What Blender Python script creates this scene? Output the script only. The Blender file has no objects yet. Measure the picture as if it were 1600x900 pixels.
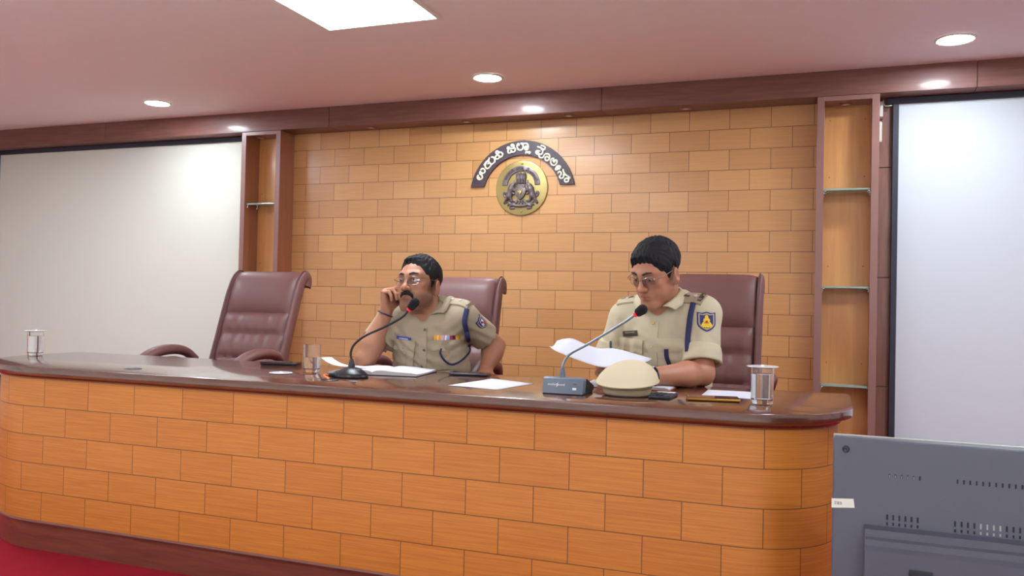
import bpy, bmesh, math, random
import numpy as np
from mathutils import Vector, Matrix

random.seed(7)
PI = math.pi
COL = bpy.context.scene.collection
V3 = lambda *a: np.array(a, float)


def lin(c):
    out = []
    for v in c[:3]:
        v = v / 255.0
        out.append(v / 12.92 if v <= 0.04045 else ((v + 0.055) / 1.055) ** 2.4)
    return (*out, 1.0)


# ------------------------------------------------------------------ materials
def new_mat(name):
    m = bpy.data.materials.new(name)
    m.use_nodes = True
    nt = m.node_tree
    return m, nt, nt.nodes['Principled BSDF']


def N(nt, kind, **kw):
    n = nt.nodes.new(kind)
    for k, v in kw.items():
        if hasattr(n, k) and not k[0].isupper():
            setattr(n, k, v)
        else:
            n.inputs[k].default_value = v
    return n


def mat(name, rgb, rough=0.5, metal=0.0, coat=0.0, spec=None, bump=None, var=0.0, sheen=0.0, alpha=1.0, ior=None, trans=0.0):
    """plain principled material with a little procedural colour variation / bump"""
    m, nt, b = new_mat(name)
    c = lin(rgb)
    b.inputs['Base Color'].default_value = c
    b.inputs['Roughness'].default_value = rough
    b.inputs['Metallic'].default_value = metal
    b.inputs['Coat Weight'].default_value = coat
    b.inputs['Coat Roughness'].default_value = 0.08
    b.inputs['Sheen Weight'].default_value = sheen
    b.inputs['Transmission Weight'].default_value = trans
    if ior: b.inputs['IOR'].default_value = ior
    if spec is not None: b.inputs['Specular IOR Level'].default_value = spec
    tc = None
    if var or bump:
        tc = N(nt, 'ShaderNodeTexCoord')
    if var:
        n = N(nt, 'ShaderNodeTexNoise', Scale=14.0, Detail=4.0)
        nt.links.new(tc.outputs['Object'], n.inputs['Vector'])
        r = N(nt, 'ShaderNodeMix', data_type='RGBA')
        r.inputs['A'].default_value = tuple(v * (1 - var) for v in c[:3]) + (1,)
        r.inputs['B'].default_value = tuple(min(1, v * (1 + var)) for v in c[:3]) + (1,)
        nt.links.new(n.outputs['Fac'], r.inputs['Factor'])
        nt.links.new(r.outputs['Result'], b.inputs['Base Color'])
    if bump:
        n = N(nt, 'ShaderNodeTexNoise', Scale=bump[0], Detail=3.0)
        nt.links.new(tc.outputs['Object'], n.inputs['Vector'])
        bp = N(nt, 'ShaderNodeBump', Strength=bump[1], Distance=bump[2] if len(bump) > 2 else 0.002)
        nt.links.new(n.outputs['Fac'], bp.inputs['Height'])
        nt.links.new(bp.outputs['Normal'], b.inputs['Normal'])
    return m


def emis(name, rgb, strength):
    m, nt, b = new_mat(name)
    b.inputs['Base Color'].default_value = (0.8, 0.8, 0.8, 1)
    b.inputs['Emission Color'].default_value = lin(rgb)
    b.inputs['Emission Strength'].default_value = strength
    return m


def vcol_mat(name, rough=0.5, spec=0.5, bump=None, sss=0.0):
    m, nt, b = new_mat(name)
    a = N(nt, 'ShaderNodeVertexColor')
    a.layer_name = 'Col'
    nt.links.new(a.outputs['Color'], b.inputs['Base Color'])
    b.inputs['Roughness'].default_value = rough
    b.inputs['Specular IOR Level'].default_value = spec
    if sss:
        b.inputs['Subsurface Weight'].default_value = sss
        b.inputs['Subsurface Radius'].default_value = (0.012, 0.005, 0.003)
        b.inputs['Subsurface Scale'].default_value = 0.6
    if bump:
        tc = N(nt, 'ShaderNodeTexCoord')
        n = N(nt, 'ShaderNodeTexNoise', Scale=bump[0], Detail=3.0)
        nt.links.new(tc.outputs['Object'], n.inputs['Vector'])
        bp = N(nt, 'ShaderNodeBump', Strength=bump[1], Distance=0.001)
        nt.links.new(n.outputs['Fac'], bp.inputs['Height'])
        nt.links.new(bp.outputs['Normal'], b.inputs['Normal'])
    return m


def wood(name, c1, c2, rough=0.35, coat=0.3, scale=6.0, stretch=(1, 14, 14), coords='Object', bumpy=0.0):
    """straight-grained veneer"""
    m, nt, b = new_mat(name)
    tc = N(nt, 'ShaderNodeTexCoord')
    mp = N(nt, 'ShaderNodeMapping')
    mp.inputs['Scale'].default_value = stretch
    nt.links.new(tc.outputs[coords], mp.inputs['Vector'])
    n = N(nt, 'ShaderNodeTexNoise', Scale=scale, Detail=6.0, Roughness=0.62, Distortion=0.6)
    nt.links.new(mp.outputs['Vector'], n.inputs['Vector'])
    cr = N(nt, 'ShaderNodeValToRGB')
    cr.color_ramp.elements[0].position = 0.32
    cr.color_ramp.elements[0].color = lin(c1)
    cr.color_ramp.elements[1].position = 0.68
    cr.color_ramp.elements[1].color = lin(c2)
    nt.links.new(n.outputs['Fac'], cr.inputs['Fac'])
    nt.links.new(cr.outputs['Color'], b.inputs['Base Color'])
    b.inputs['Roughness'].default_value = rough
    b.inputs['Coat Weight'].default_value = coat
    b.inputs['Coat Roughness'].default_value = 0.12
    return m


def tile_mat(name, c1, c2, groove, rough, coat, grain=0.35, mortar=0.013):
    """veneered wooden tiles laid like bricks; UV is in tile units"""
    m, nt, b = new_mat(name)
    uv = N(nt, 'ShaderNodeUVMap')
    br = N(nt, 'ShaderNodeTexBrick', offset=0.5, offset_frequency=2, squash=1.0)
    br.inputs['Scale'].default_value = 1.0
    br.inputs['Color1'].default_value = (0, 0, 0, 1)
    br.inputs['Color2'].default_value = (1, 1, 1, 1)
    br.inputs['Mortar'].default_value = (0.5, 0.5, 0.5, 1)
    br.inputs['Mortar Size'].default_value = mortar * 0.5
    br.inputs['Mortar Smooth'].default_value = 0.0
    br.inputs['Brick Width'].default_value = 1.0
    br.inputs['Row Height'].default_value = 0.5
    nt.links.new(uv.outputs['UV'], br.inputs['Vector'])
    # grain, different in every tile
    mp = N(nt, 'ShaderNodeMapping')
    mp.inputs['Scale'].default_value = (1.1, 44.0, 1.0)
    nt.links.new(uv.outputs['UV'], mp.inputs['Vector'])
    off = N(nt, 'ShaderNodeVectorMath', operation='MULTIPLY')
    off.inputs[1].default_value = (9.0, 37.0, 5.0)
    nt.links.new(br.outputs['Color'], off.inputs[0])
    add = N(nt, 'ShaderNodeVectorMath', operation='ADD')
    nt.links.new(mp.outputs['Vector'], add.inputs[0])
    nt.links.new(off.outputs['Vector'], add.inputs[1])
    n = N(nt, 'ShaderNodeTexNoise', Scale=1.0, Detail=5.0, Roughness=0.6, Distortion=0.4)
    nt.links.new(add.outputs['Vector'], n.inputs['Vector'])
    mr = N(nt, 'ShaderNodeMapRange')
    mr.inputs['From Min'].default_value = 0.3
    mr.inputs['From Max'].default_value = 0.7
    nt.links.new(n.outputs['Fac'], mr.inputs['Value'])
    sc = N(nt, 'ShaderNodeMath', operation='MULTIPLY')
    sc.inputs[1].default_value = grain
    nt.links.new(mr.outputs['Result'], sc.inputs[0])
    sep = N(nt, 'ShaderNodeSeparateColor')
    nt.links.new(br.outputs['Color'], sep.inputs['Color'])
    s2 = N(nt, 'ShaderNodeMath', operation='MULTIPLY_ADD')
    s2.inputs[1].default_value = 1.0 - grain
    nt.links.new(sep.outputs['Red'], s2.inputs[0])
    nt.links.new(sc.outputs['Value'], s2.inputs[2])
    mx = N(nt, 'ShaderNodeMix', data_type='RGBA')
    mx.inputs['A'].default_value = lin(c1)
    mx.inputs['B'].default_value = lin(c2)
    nt.links.new(s2.outputs['Value'], mx.inputs['Factor'])
    mg = N(nt, 'ShaderNodeMix', data_type='RGBA')
    mg.inputs['B'].default_value = lin(groove)
    nt.links.new(br.outputs['Fac'], mg.inputs['Factor'])
    nt.links.new(mx.outputs['Result'], mg.inputs['A'])
    nt.links.new(mg.outputs['Result'], b.inputs['Base Color'])
    b.inputs['Roughness'].default_value = rough
    b.inputs['Coat Weight'].default_value = coat
    b.inputs['Coat Roughness'].default_value = 0.2
    bp = N(nt, 'ShaderNodeBump', Strength=0.6, Distance=0.002)
    bp.invert = True
    nt.links.new(br.outputs['Fac'], bp.inputs['Height'])
    nt.links.new(bp.outputs['Normal'], b.inputs['Normal'])
    return m


# ------------------------------------------------------------------ objects
def tag(o, label=None, cat=None, group=None, kind=None):
    if label: o['label'] = label
    if cat: o['category'] = cat
    if group: o['group'] = group
    if kind: o['kind'] = kind
    return o


def empty(name, loc, label=None, cat=None, group=None, rz=0.0):
    o = bpy.data.objects.new(name, None)
    o.empty_display_size = 0.05
    COL.objects.link(o)
    o.location = loc
    o.rotation_euler = (0, 0, rz)
    return tag(o, label, cat, group)


def link(name, me, m, parent=None, loc=None):
    o = bpy.data.objects.new(name, me)
    COL.objects.link(o)
    for mm in (m if isinstance(m, (list, tuple)) else [m]):
        me.materials.append(mm)
    if parent is not None: o.parent = parent
    if loc is not None: o.location = loc
    return o


def shade(me, smooth=True, angle=None):
    if smooth:
        me.polygons.foreach_set('use_smooth', [True] * len(me.polygons))
        if angle is not None:
            me.set_sharp_from_angle(angle=math.radians(angle))


def raw(name, verts, faces, m, parent=None, smooth=False, angle=None, uvs=None):
    me = bpy.data.meshes.new(name)
    me.from_pydata([tuple(map(float, v)) for v in verts], [], [tuple(map(int, f)) for f in faces])
    if uvs is not None:
        l = me.uv_layers.new(name='UVMap')
        for p in me.polygons:
            for li, vi in zip(p.loop_indices, p.vertices):
                l.data[li].uv = uvs[vi]
    if smooth: shade(me, True, angle)
    me.update()
    return link(name, me, m, parent)


class MB:
    """collects shapes; build() links them as ONE mesh"""
    def __init__(s): s.v = []; s.f = []

    def add(s, vs, fs):
        k = len(s.v)
        s.v += [tuple(map(float, v)) for v in vs]
        s.f += [tuple(i + k for i in f) for f in fs]
        return s

    def box(s, lo, hi, bev=0.0, seg=2, M=None):
        bm = bmesh.new()
        bmesh.ops.create_cube(bm, size=1.0)
        lo, hi = V3(*lo), V3(*hi)
        for v in bm.verts:
            v.co = Vector((lo + hi) / 2 + np.array(v.co) * (hi - lo))
        if bev:
            bmesh.ops.bevel(bm, geom=bm.edges[:], offset=bev, segments=seg, affect='EDGES', profile=0.5)
        return s.bm(bm, M)

    def bm(s, bm, M=None):
        if M is not None: bmesh.ops.transform(bm, matrix=M, verts=bm.verts[:])
        bm.verts.index_update()
        s.add([v.co[:] for v in bm.verts], [[v.index for v in f.verts] for f in bm.faces])
        bm.free()
        return s

    def prism(s, poly, a, b, axis='z', bev=0.0):
        """extrude a 2-D outline along an axis from a to b. axis z: (x,y); y: (x,z); x: (y,z)"""
        bm = bmesh.new()
        def P(p, t):
            if axis == 'z': return (p[0], p[1], t)
            if axis == 'y': return (p[0], t, p[1])
            return (t, p[0], p[1])
        lo = [bm.verts.new(P(p, a)) for p in poly]
        hi = [bm.verts.new(P(p, b)) for p in poly]
        n = len(poly)
        bm.faces.new(lo); bm.faces.new(hi)
        for i in range(n):
            bm.faces.new((lo[i], lo[(i + 1) % n], hi[(i + 1) % n], hi[i]))
        bmesh.ops.recalc_face_normals(bm, faces=bm.faces[:])
        if bev:
            es = [e for e in bm.edges if len(e.link_faces) == 2 and any(len(f.verts) == n for f in e.link_faces) ]
            bmesh.ops.bevel(bm, geom=es, offset=bev, segments=2, affect='EDGES', profile=0.5)
        return s.bm(bm)

    def tube(s, pts, r, n=10, caps=True, flat=None, up=None):
        """swept tube; r scalar or list; flat = (rx, ry) multipliers"""
        pts = [V3(*p) for p in pts]
        m = len(pts)
        rs = r if isinstance(r, (list, tuple, np.ndarray)) else [r] * m
        fx, fy = flat if flat else (1, 1)
        ref = V3(*up) if up is not None else None
        vs, fs = [], []
        prev = None
        for i, p in enumerate(pts):
            t = pts[min(i + 1, m - 1)] - pts[max(i - 1, 0)]
            t = t / (np.linalg.norm(t) + 1e-12)
            if ref is not None: a = ref - t * ref.dot(t)
            elif prev is None:
                a = V3(0, 0, 1) if abs(t[2]) < 0.9 else V3(1, 0, 0)
                a = a - t * a.dot(t)
            else: a = prev - t * prev.dot(t)
            a /= np.linalg.norm(a) + 1e-12
            prev = a
            b = np.cross(t, a)
            for k in range(n):
                th = 2 * PI * k / n
                vs.append(p + rs[i] * (math.cos(th) * a * fx + math.sin(th) * b * fy))
        for i in range(m - 1):
            for k in range(n):
                fs.append((i * n + k, i * n + (k + 1) % n, (i + 1) * n + (k + 1) % n, (i + 1) * n + k))
        if caps:
            fs.append(tuple(range(n))[::-1])
            fs.append(tuple((m - 1) * n + k for k in range(n)))
        return s.add(vs, fs)

    def lathe(s, prof, c=(0, 0, 0), n=32, close=False):
        """profile [(r,z)...] around a vertical axis through c"""
        vs, fs = [], []
        m = len(prof)
        for r, z in prof:
            for k in range(n):
                th = 2 * PI * k / n
                vs.append((c[0] + max(r, 1e-5) * math.cos(th), c[1] + max(r, 1e-5) * math.sin(th), c[2] + z))
        last = m if close else m - 1
        for i in range(last):
            j = (i + 1) % m
            for k in range(n):
                fs.append((i * n + k, i * n + (k + 1) % n, j * n + (k + 1) % n, j * n + k))
        if not close:
            if prof[0][0] > 1e-4: fs.append(tuple(range(n))[::-1])
            if prof[-1][0] > 1e-4: fs.append(tuple((m - 1) * n + k for k in range(n)))
        return s.add(vs, fs)

    def ball(s, c, r, n=16, M=None):
        bm = bmesh.new()
        bmesh.ops.create_uvsphere(bm, u_segments=n, v_segments=max(6, n // 2), radius=1.0)
        rr = V3(*r) if hasattr(r, '__len__') else V3(r, r, r)
        for v in bm.verts: v.co = Vector(np.array(v.co) * rr)
        if M is not None: bmesh.ops.transform(bm, matrix=M, verts=bm.verts[:])
        for v in bm.verts: v.co += Vector(c)
        return s.bm(bm)

    def build(s, name, m, parent=None, smooth=False, angle=40, M=None, fix=True):
        me = bpy.data.meshes.new(name)
        me.from_pydata(s.v, [], s.f)
        bm = bmesh.new(); bm.from_mesh(me)
        bmesh.ops.remove_doubles(bm, verts=bm.verts[:], dist=2e-6)
        if fix: bmesh.ops.recalc_face_normals(bm, faces=bm.faces[:])
        if M is not None: bmesh.ops.transform(bm, matrix=M, verts=bm.verts[:])
        bm.to_mesh(me); bm.free()
        if smooth: shade(me, True, angle)
        return link(name, me, m, parent)


def catmull(pts, n=8):
    pts = [np.array(p, float) for p in pts]
    out = []
    P = [2 * pts[0] - pts[1]] + pts + [2 * pts[-1] - pts[-2]]
    for i in range(1, len(P) - 2):
        p0, p1, p2, p3 = P[i - 1:i + 3]
        for k in range(n):
            t = k / n
            out.append(0.5 * (2 * p1 + (p2 - p0) * t + (2 * p0 - 5 * p1 + 4 * p2 - p3) * t * t + (3 * p1 - p0 - 3 * p2 + p3) * t ** 3))
    out.append(pts[-1])
    return out


def copy_tree(o, parent=None):
    c = o.copy(); COL.objects.link(c)
    if parent is not None: c.parent = parent
    for ch in list(o.children): copy_tree(ch, c)
    return c


def text_mesh(name, txt, size, depth, m, parent, M, align='CENTER'):
    cu = bpy.data.curves.new(name, 'FONT')
    cu.body = txt; cu.size = size; cu.extrude = depth; cu.align_x = align; cu.align_y = 'CENTER'
    cu.resolution_u = 3
    t = bpy.data.objects.new(name, cu); COL.objects.link(t)
    dg = bpy.context.evaluated_depsgraph_get()
    me = bpy.data.meshes.new_from_object(t.evaluated_get(dg))
    bpy.data.objects.remove(t); bpy.data.curves.remove(cu)
    me.name = name
    me.transform(M)
    me.materials.clear()
    return link(name, me, m, parent)


def frame(o, x, y, z):
    """matrix with the given axes and origin"""
    M = Matrix.Identity(4)
    for i, a in enumerate((x, y, z)):
        for k in range(3): M[k][i] = a[k]
    for k in range(3): M[k][3] = o[k]
    return M


# ------------------------------------------------------------------ blended solids
def nrm(v): return np.asarray(v, float) / (np.linalg.norm(v) + 1e-12)


def rotz(a): c, s = math.cos(a), math.sin(a); return np.array([[c, -s, 0], [s, c, 0], [0, 0, 1.0]])
def rotx(a): c, s = math.cos(a), math.sin(a); return np.array([[1.0, 0, 0], [0, c, -s], [0, s, c]])
def roty(a): c, s = math.cos(a), math.sin(a); return np.array([[c, 0, s], [0, 1.0, 0], [-s, 0, c]])


class Solid:
    """signed distance solid: primitives blended one after another"""
    def __init__(s, M=None, t=(0, 0, 0)):
        s.p = []; s.M = np.eye(3) if M is None else M; s.t = V3(*t); s.disp = None

    def X(s, p): return s.M @ V3(*p) + s.t

    def rc(s, a, b, r1, r2, k=0.02, op='+'):
        a, b = s.X(a), s.X(b)
        ab = b - a; L2 = ab.dot(ab) + 1e-12
        def f(P):
            q = P - a
            t = np.clip(q @ ab / L2, 0, 1)
            return np.linalg.norm(q - t[:, None] * ab, axis=1) - (r1 + (r2 - r1) * t)
        s.p.append((op, k, f, (a + b) / 2, np.linalg.norm(ab) / 2 + max(r1, r2)))
        return s

    def el(s, c, r, k=0.02, op='+', R=None):
        c = s.X(c); r = V3(*r)
        Q = s.M if R is None else s.M @ R
        def f(P):
            q = (P - c) @ Q
            k0 = np.linalg.norm(q / r, axis=1); k1 = np.linalg.norm(q / (r * r), axis=1) + 1e-9
            return k0 * (k0 - 1) / k1
        s.p.append((op, k, f, c, r.max()))
        return s

    def bx(s, c, h, rad=0.005, k=0.005, op='+', R=None):
        c = s.X(c); h = V3(*h) - rad
        Q = s.M if R is None else s.M @ R
        def f(P):
            q = np.abs((P - c) @ Q) - h
            return np.linalg.norm(np.maximum(q, 0), axis=1) + np.minimum(q.max(1), 0) - rad
        s.p.append((op, k, f, c, np.linalg.norm(h) + rad))
        return s

    def fn(s, f, c, rad, k=0.005, op='+'):
        s.p.append((op, k, f, V3(*c), rad)); return s

    def ev(s, P, prims=None):
        d = np.full(len(P), 1.0)
        for op, k, f, c, rad in (s.p if prims is None else prims):
            e = f(P)
            if op == '+':
                if k > 0:
                    h = np.maximum(k - np.abs(d - e), 0) / k
                    d = np.minimum(d, e) - h * h * k * 0.25
                else: d = np.minimum(d, e)
            elif op == '-':
                e = -e
                h = np.maximum(k - np.abs(d - e), 0) / max(k, 1e-9)
                d = np.maximum(d, e) + h * h * k * 0.25
            else:
                h = np.maximum(k - np.abs(d - e), 0) / max(k, 1e-9)
                d = np.maximum(d, e) + h * h * k * 0.25
        if s.disp is not None: d = d + s.disp(P)
        return d

    def mesh(s, h, lo=None, hi=None, B=14, smooth=0):
        un = [p for p in s.p if p[0] == '+']
        if lo is None:
            lo = np.min([p[3] - p[4] for p in un], 0) - 0.02
            hi = np.max([p[3] + p[4] for p in un], 0) + 0.02
        lo, hi = V3(*lo), V3(*hi)
        n = np.ceil((hi - lo) / h).astype(int) + 1
        nb = np.ceil(n / B).astype(int)
        S1, S2 = int(n[1] + B + 4), int(n[2] + B + 4)
        gid = lambda I: (I[..., 0].astype(np.int64) * S1 + I[..., 1]) * S2 + I[..., 2]
        g = np.arange(B + 1)
        G = np.stack(np.meshgrid(g, g, g, indexing='ij'), -1)
        half = B * h * 0.5 * math.sqrt(3)
        ids, pos, quads = [], [], []
        corner = np.array([[0,0,0],[1,0,0],[0,1,0],[1,1,0],[0,0,1],[1,0,1],[0,1,1],[1,1,1]])
        edges = [(0,1),(2,3),(4,5),(6,7),(0,2),(1,3),(4,6),(5,7),(0,4),(1,5),(2,6),(3,7)]
        for bi in range(nb[0]):
            for bj in range(nb[1]):
                for bk in range(nb[2]):
                    o = np.array([bi, bj, bk]) * B
                    c = lo + (o + B / 2) * h
                    pr = [p for p in s.p if np.linalg.norm(c - p[3]) - p[4] < half + 0.05 or p[0] == '&']
                    if not any(p[0] == '+' for p in pr): continue
                    if abs(s.ev(c[None], pr)[0]) > half * 1.5 + 0.02 and len(pr) < 4: continue
                    I = G + o
                    v = s.ev((lo + I.reshape(-1, 3) * h), pr).reshape(B + 1, B + 1, B + 1)
                    sg = v < 0
                    cs = [sg[a:B + a, b:B + b, d:B + d] for a, b, d in corner]
                    cnt = sum(x.astype(int) for x in cs)
                    act = (cnt > 0) & (cnt < 8)
                    if not act.any(): continue
                    A = np.argwhere(act)
                    cv = np.stack([v[A[:, 0] + a, A[:, 1] + b, A[:, 2] + d] for a, b, d in corner], 1)
                    acc = np.zeros((len(A), 3)); w = np.zeros(len(A))
                    for e0, e1 in edges:
                        a, b = cv[:, e0], cv[:, e1]
                        x = (a < 0) != (b < 0)
                        t = np.where(x, a / np.where(x, a - b, 1), 0)
                        p = corner[e0] + t[:, None] * (corner[e1] - corner[e0])
                        acc += np.where(x[:, None], p, 0); w += x
                    ids.append(gid(A + o))
                    pos.append(lo + (A + o + acc / w[:, None]) * h)
                    for ax in range(3):
                        sl = [slice(0, B)] * 3
                        s1 = list(sl); s1[ax] = slice(1, B + 1)
                        a, b = sg[tuple(sl)], sg[tuple(s1)]
                        x = a != b
                        E = np.argwhere(x)
                        if not len(E): continue
                        fl = a[x]
                        u, w2 = (ax + 1) % 3, (ax + 2) % 3
                        E = E + o
                        def sh(du, dw):
                            q = E.copy(); q[:, u] -= du; q[:, w2] -= dw; return gid(q)
                        q = np.stack([sh(0, 0), sh(1, 0), sh(1, 1), sh(0, 1)], 1)
                        q[~fl] = q[~fl][:, ::-1]
                        quads.append(q)
        ids = np.concatenate(ids); pos = np.concatenate(pos); Q = np.concatenate(quads)
        od = np.argsort(ids); ids = ids[od]; pos = pos[od]
        ix = np.searchsorted(ids, Q); ix = np.clip(ix, 0, len(ids) - 1)
        ok = (ids[ix] == Q).all(1)
        F = ix[ok]
        for _ in range(smooth):
            acc = np.zeros_like(pos); w = np.zeros(len(pos))
            for k in range(4):
                a, b = F[:, k], F[:, (k + 1) % 4]
                np.add.at(acc, a, pos[b]); np.add.at(acc, b, pos[a]); np.add.at(w, a, 1); np.add.at(w, b, 1)
            pos = pos * 0.5 + 0.5 * acc / np.maximum(w, 1)[:, None]
        return pos, F

    def build(s, name, h, m, parent=None, color=None, smooth=0, lo=None, hi=None):
        pos, F = s.mesh(h, lo, hi, smooth=smooth)
        me = bpy.data.meshes.new(name)
        me.vertices.add(len(pos)); me.vertices.foreach_set('co', pos.astype(np.float32).ravel())
        me.loops.add(F.size); me.loops.foreach_set('vertex_index', F.astype(np.int32).ravel())
        me.polygons.add(len(F)); me.polygons.foreach_set('loop_start', np.arange(0, F.size, 4, dtype=np.int32))
        me.update(calc_edges=True)
        me.validate()
        shade(me)
        if color is not None:
            ca = me.color_attributes.new('Col', 'FLOAT_COLOR', 'POINT')
            n = len(me.vertices)
            co = np.empty(n * 3, np.float32); me.vertices.foreach_get('co', co)
            c = color(co.reshape(-1, 3).astype(float))
            ca.data.foreach_set('color', np.concatenate([c, np.ones((n, 1))], 1).astype(np.float32).ravel())
        return link(name, me, m, parent)

    def hit(s, O, d, far=0.4):
        """march the points O along d to the surface"""
        O = np.atleast_2d(np.asarray(O, float)); d = np.asarray(d, float)
        if d.ndim == 1: d = np.tile(nrm(d), (len(O), 1))
        t = np.zeros(len(O))
        for _ in range(70):
            t = np.clip(t + 0.7 * s.ev(O + t[:, None] * d), -0.1, far)
        return O + t[:, None] * d


def patch(name, S, c, ua, va, d, w, h, th, m, parent, shape=None, nx=10, ny=10, back=0.12, sink=0.004, dome=0.0, uv=False):
    """a thin piece of cloth lying on the solid S"""
    ua, va, d = nrm(ua), nrm(va), nrm(d)
    pts, st = [], []
    for j in range(ny + 1):
        for i in range(nx + 1):
            a, b = -1 + 2 * i / nx, -1 + 2 * j / ny
            st.append((a, b))
            if shape: a2, b2 = shape(a, b)
            else: a2, b2 = a, b
            pts.append(V3(*c) + ua * a2 * w / 2 + va * b2 * h / 2 - d * back)
    P = S.hit(np.array(pts), d)
    T = np.array([th + dome * (1 - a * a) * (1 - b * b) for a, b in st])
    top = P - d * T[:, None]; bot = P + d * sink
    n = len(pts); W = nx + 1
    fs = []
    for j in range(ny):
        for i in range(nx):
            q = (j * W + i, j * W + i + 1, (j + 1) * W + i + 1, (j + 1) * W + i)
            fs.append(q); fs.append(tuple(k + n for k in q[::-1]))
    rim = [i for i in range(W)] + [j * W + nx for j in range(1, ny + 1)] + [ny * W + i for i in range(nx - 1, -1, -1)] + [j * W for j in range(ny - 1, 0, -1)]
    for k in range(len(rim)):
        a, b = rim[k], rim[(k + 1) % len(rim)]
        fs.append((a, a + n, b + n, b))
    uvs = [((a + 1) / 2, (b + 1) / 2) for a, b in st] * 2 if uv else None
    o = raw(name, np.concatenate([top, bot]), fs, m, parent, smooth=True, angle=50, uvs=uvs)
    bm = bmesh.new(); bm.from_mesh(o.data); bmesh.ops.recalc_face_normals(bm, faces=bm.faces[:]); bm.to_mesh(o.data); bm.free()
    shade(o.data, True, 50)
    return o

# ================================================================== materials
M_WALLTILE = tile_mat('wall veneer tile', (194, 140, 86), (218, 166, 106), (104, 70, 40), 0.33, 0.35, grain=0.45, mortar=0.012)
M_DESKTILE = tile_mat('desk veneer tile', (184, 107, 34), (212, 138, 56), (112, 70, 30), 0.45, 0.12, grain=0.8, mortar=0.012)
M_DARK = wood('dark lacquered wood', (112, 70, 62), (134, 88, 78), 0.46, 0.15, scale=3.0)
M_DARKV = wood('dark upright veneer', (112, 72, 62), (142, 96, 82), 0.35, 0.35, scale=3.0, stretch=(14, 14, 1))
M_TOP = wood('polished table top', (84, 46, 34), (102, 60, 44), 0.24, 0.9, scale=4.0)
M_TOP.node_tree.nodes['Principled BSDF'].inputs['Coat Roughness'].default_value = .10
M_TOP.node_tree.nodes['Principled BSDF'].inputs['Coat IOR'].default_value = 1.65
M_FLOORBOUNCE = mat('pale bounce floor', (228, 222, 214), 0.35, var=0.04)  # unseen floor, pale tone added to bounce neutral light upward
M_MOULD = wood('reddish moulding', (84, 26, 26), (106, 38, 34), 0.25, 0.6, scale=4.0)
M_PLINTH = wood('plinth wood', (104, 54, 42), (128, 72, 56), 0.3, 0.4, scale=4.0)
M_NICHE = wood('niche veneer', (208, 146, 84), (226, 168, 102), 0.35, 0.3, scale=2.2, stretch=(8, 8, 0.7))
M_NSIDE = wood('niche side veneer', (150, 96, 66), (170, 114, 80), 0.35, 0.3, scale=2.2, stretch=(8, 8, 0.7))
M_EDGE = mat('niche edging', (142, 104, 96), 0.35, var=0.05)
M_CEIL = mat('ceiling paint', (240, 226, 226), 0.75, var=0.02)
M_PLASTER = mat('plaster', (236, 235, 230), 0.8, var=0.02)
M_CARPET = mat('red carpet', (160, 34, 48), 0.97, spec=0.1, bump=(420.0, 0.8, 0.004), var=0.18)
M_SCREENL = mat('projection cloth warm', (217, 220, 208), 0.85)
M_SCREENR = mat('projection cloth', (208, 216, 224), 0.85)
M_BLACKCLOTH = mat('black screen border', (44, 48, 62), 0.55)
M_GREYEDGE = mat('screen edge', (88, 96, 112), 0.5)
M_WHITEPL = mat('white plastic', (226, 226, 214), 0.4)
M_BLACKPL = mat('black plastic', (26, 26, 30), 0.35)
M_SOFTBLACK = mat('black soft plastic', (34, 34, 38), 0.6, bump=(300, 0.2))
M_CHROME = mat('chrome', (205, 208, 212), 0.14, 1.0)
M_STEEL = mat('gooseneck metal', (120, 128, 138), 0.32, 0.85)
M_GLASSEDGE = mat('shelf glass', (200, 232, 222), 0.03, trans=0.55, ior=1.5)
M_PANEL = emis('panel diffuser', (236, 246, 255), 7.5)
M_DOWN = emis('downlight diffuser', (236, 247, 255), 46.0)

# ================================================================== setting
CZ, CF = 2.364, -9.0
raw('floor', [(-7.2, CF, 0), (3.4, CF, 0), (3.4, 0.03, 0), (-7.2, 0.03, 0), (-7.2, CF, -.05), (3.4, CF, -.05), (3.4, 0.03, -.05), (-7.2, 0.03, -.05)],
    [(0, 1, 2, 3), (7, 6, 5, 4), (0, 4, 5, 1), (1, 5, 6, 2), (2, 6, 7, 3), (3, 7, 4, 0)], M_FLOORBOUNCE)['kind'] = 'structure'
MB().box((-7.19, -3.5, 0), (3.39, .0, .006), bev=.003).build('floor_carpet', M_CARPET)['kind'] = 'structure'  # carpet stops short so the pale floor beyond bounces light
for nm, lo, hi, mm in (('ceiling', (-7.2, CF, CZ), (3.4, .03, CZ + .06), M_CEIL),
                       ('wall_back', (-7.2, .03, 0), (3.4, .12, CZ), M_PLASTER),
                       ('wall_left', (-7.3, CF, 0), (-7.2, .03, CZ), M_PLASTER),
                       ('wall_right', (3.4, CF, 0), (3.5, .03, CZ), M_PLASTER),
                       ('wall_front', (-7.2, CF - .1, 0), (3.4, CF, CZ), M_PLASTER)):
    MB().box(lo, hi).build(nm, mm)['kind'] = 'structure'

# fascia beam over the whole back wall: front board, soffit, fine board joints
SOF = 2.225
b = MB()
for x0, x1 in ((-7.2, -5.2), (-5.199, -3.21), (-3.209, -1.3), (-1.299, .70), (.701, 3.4)):
    b.box((x0 + .0008, -.165, SOF), (x1 - .0008, .03, CZ), bev=.0015)
tag(b.build('trim_1', M_DARK), kind='structure')


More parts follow.
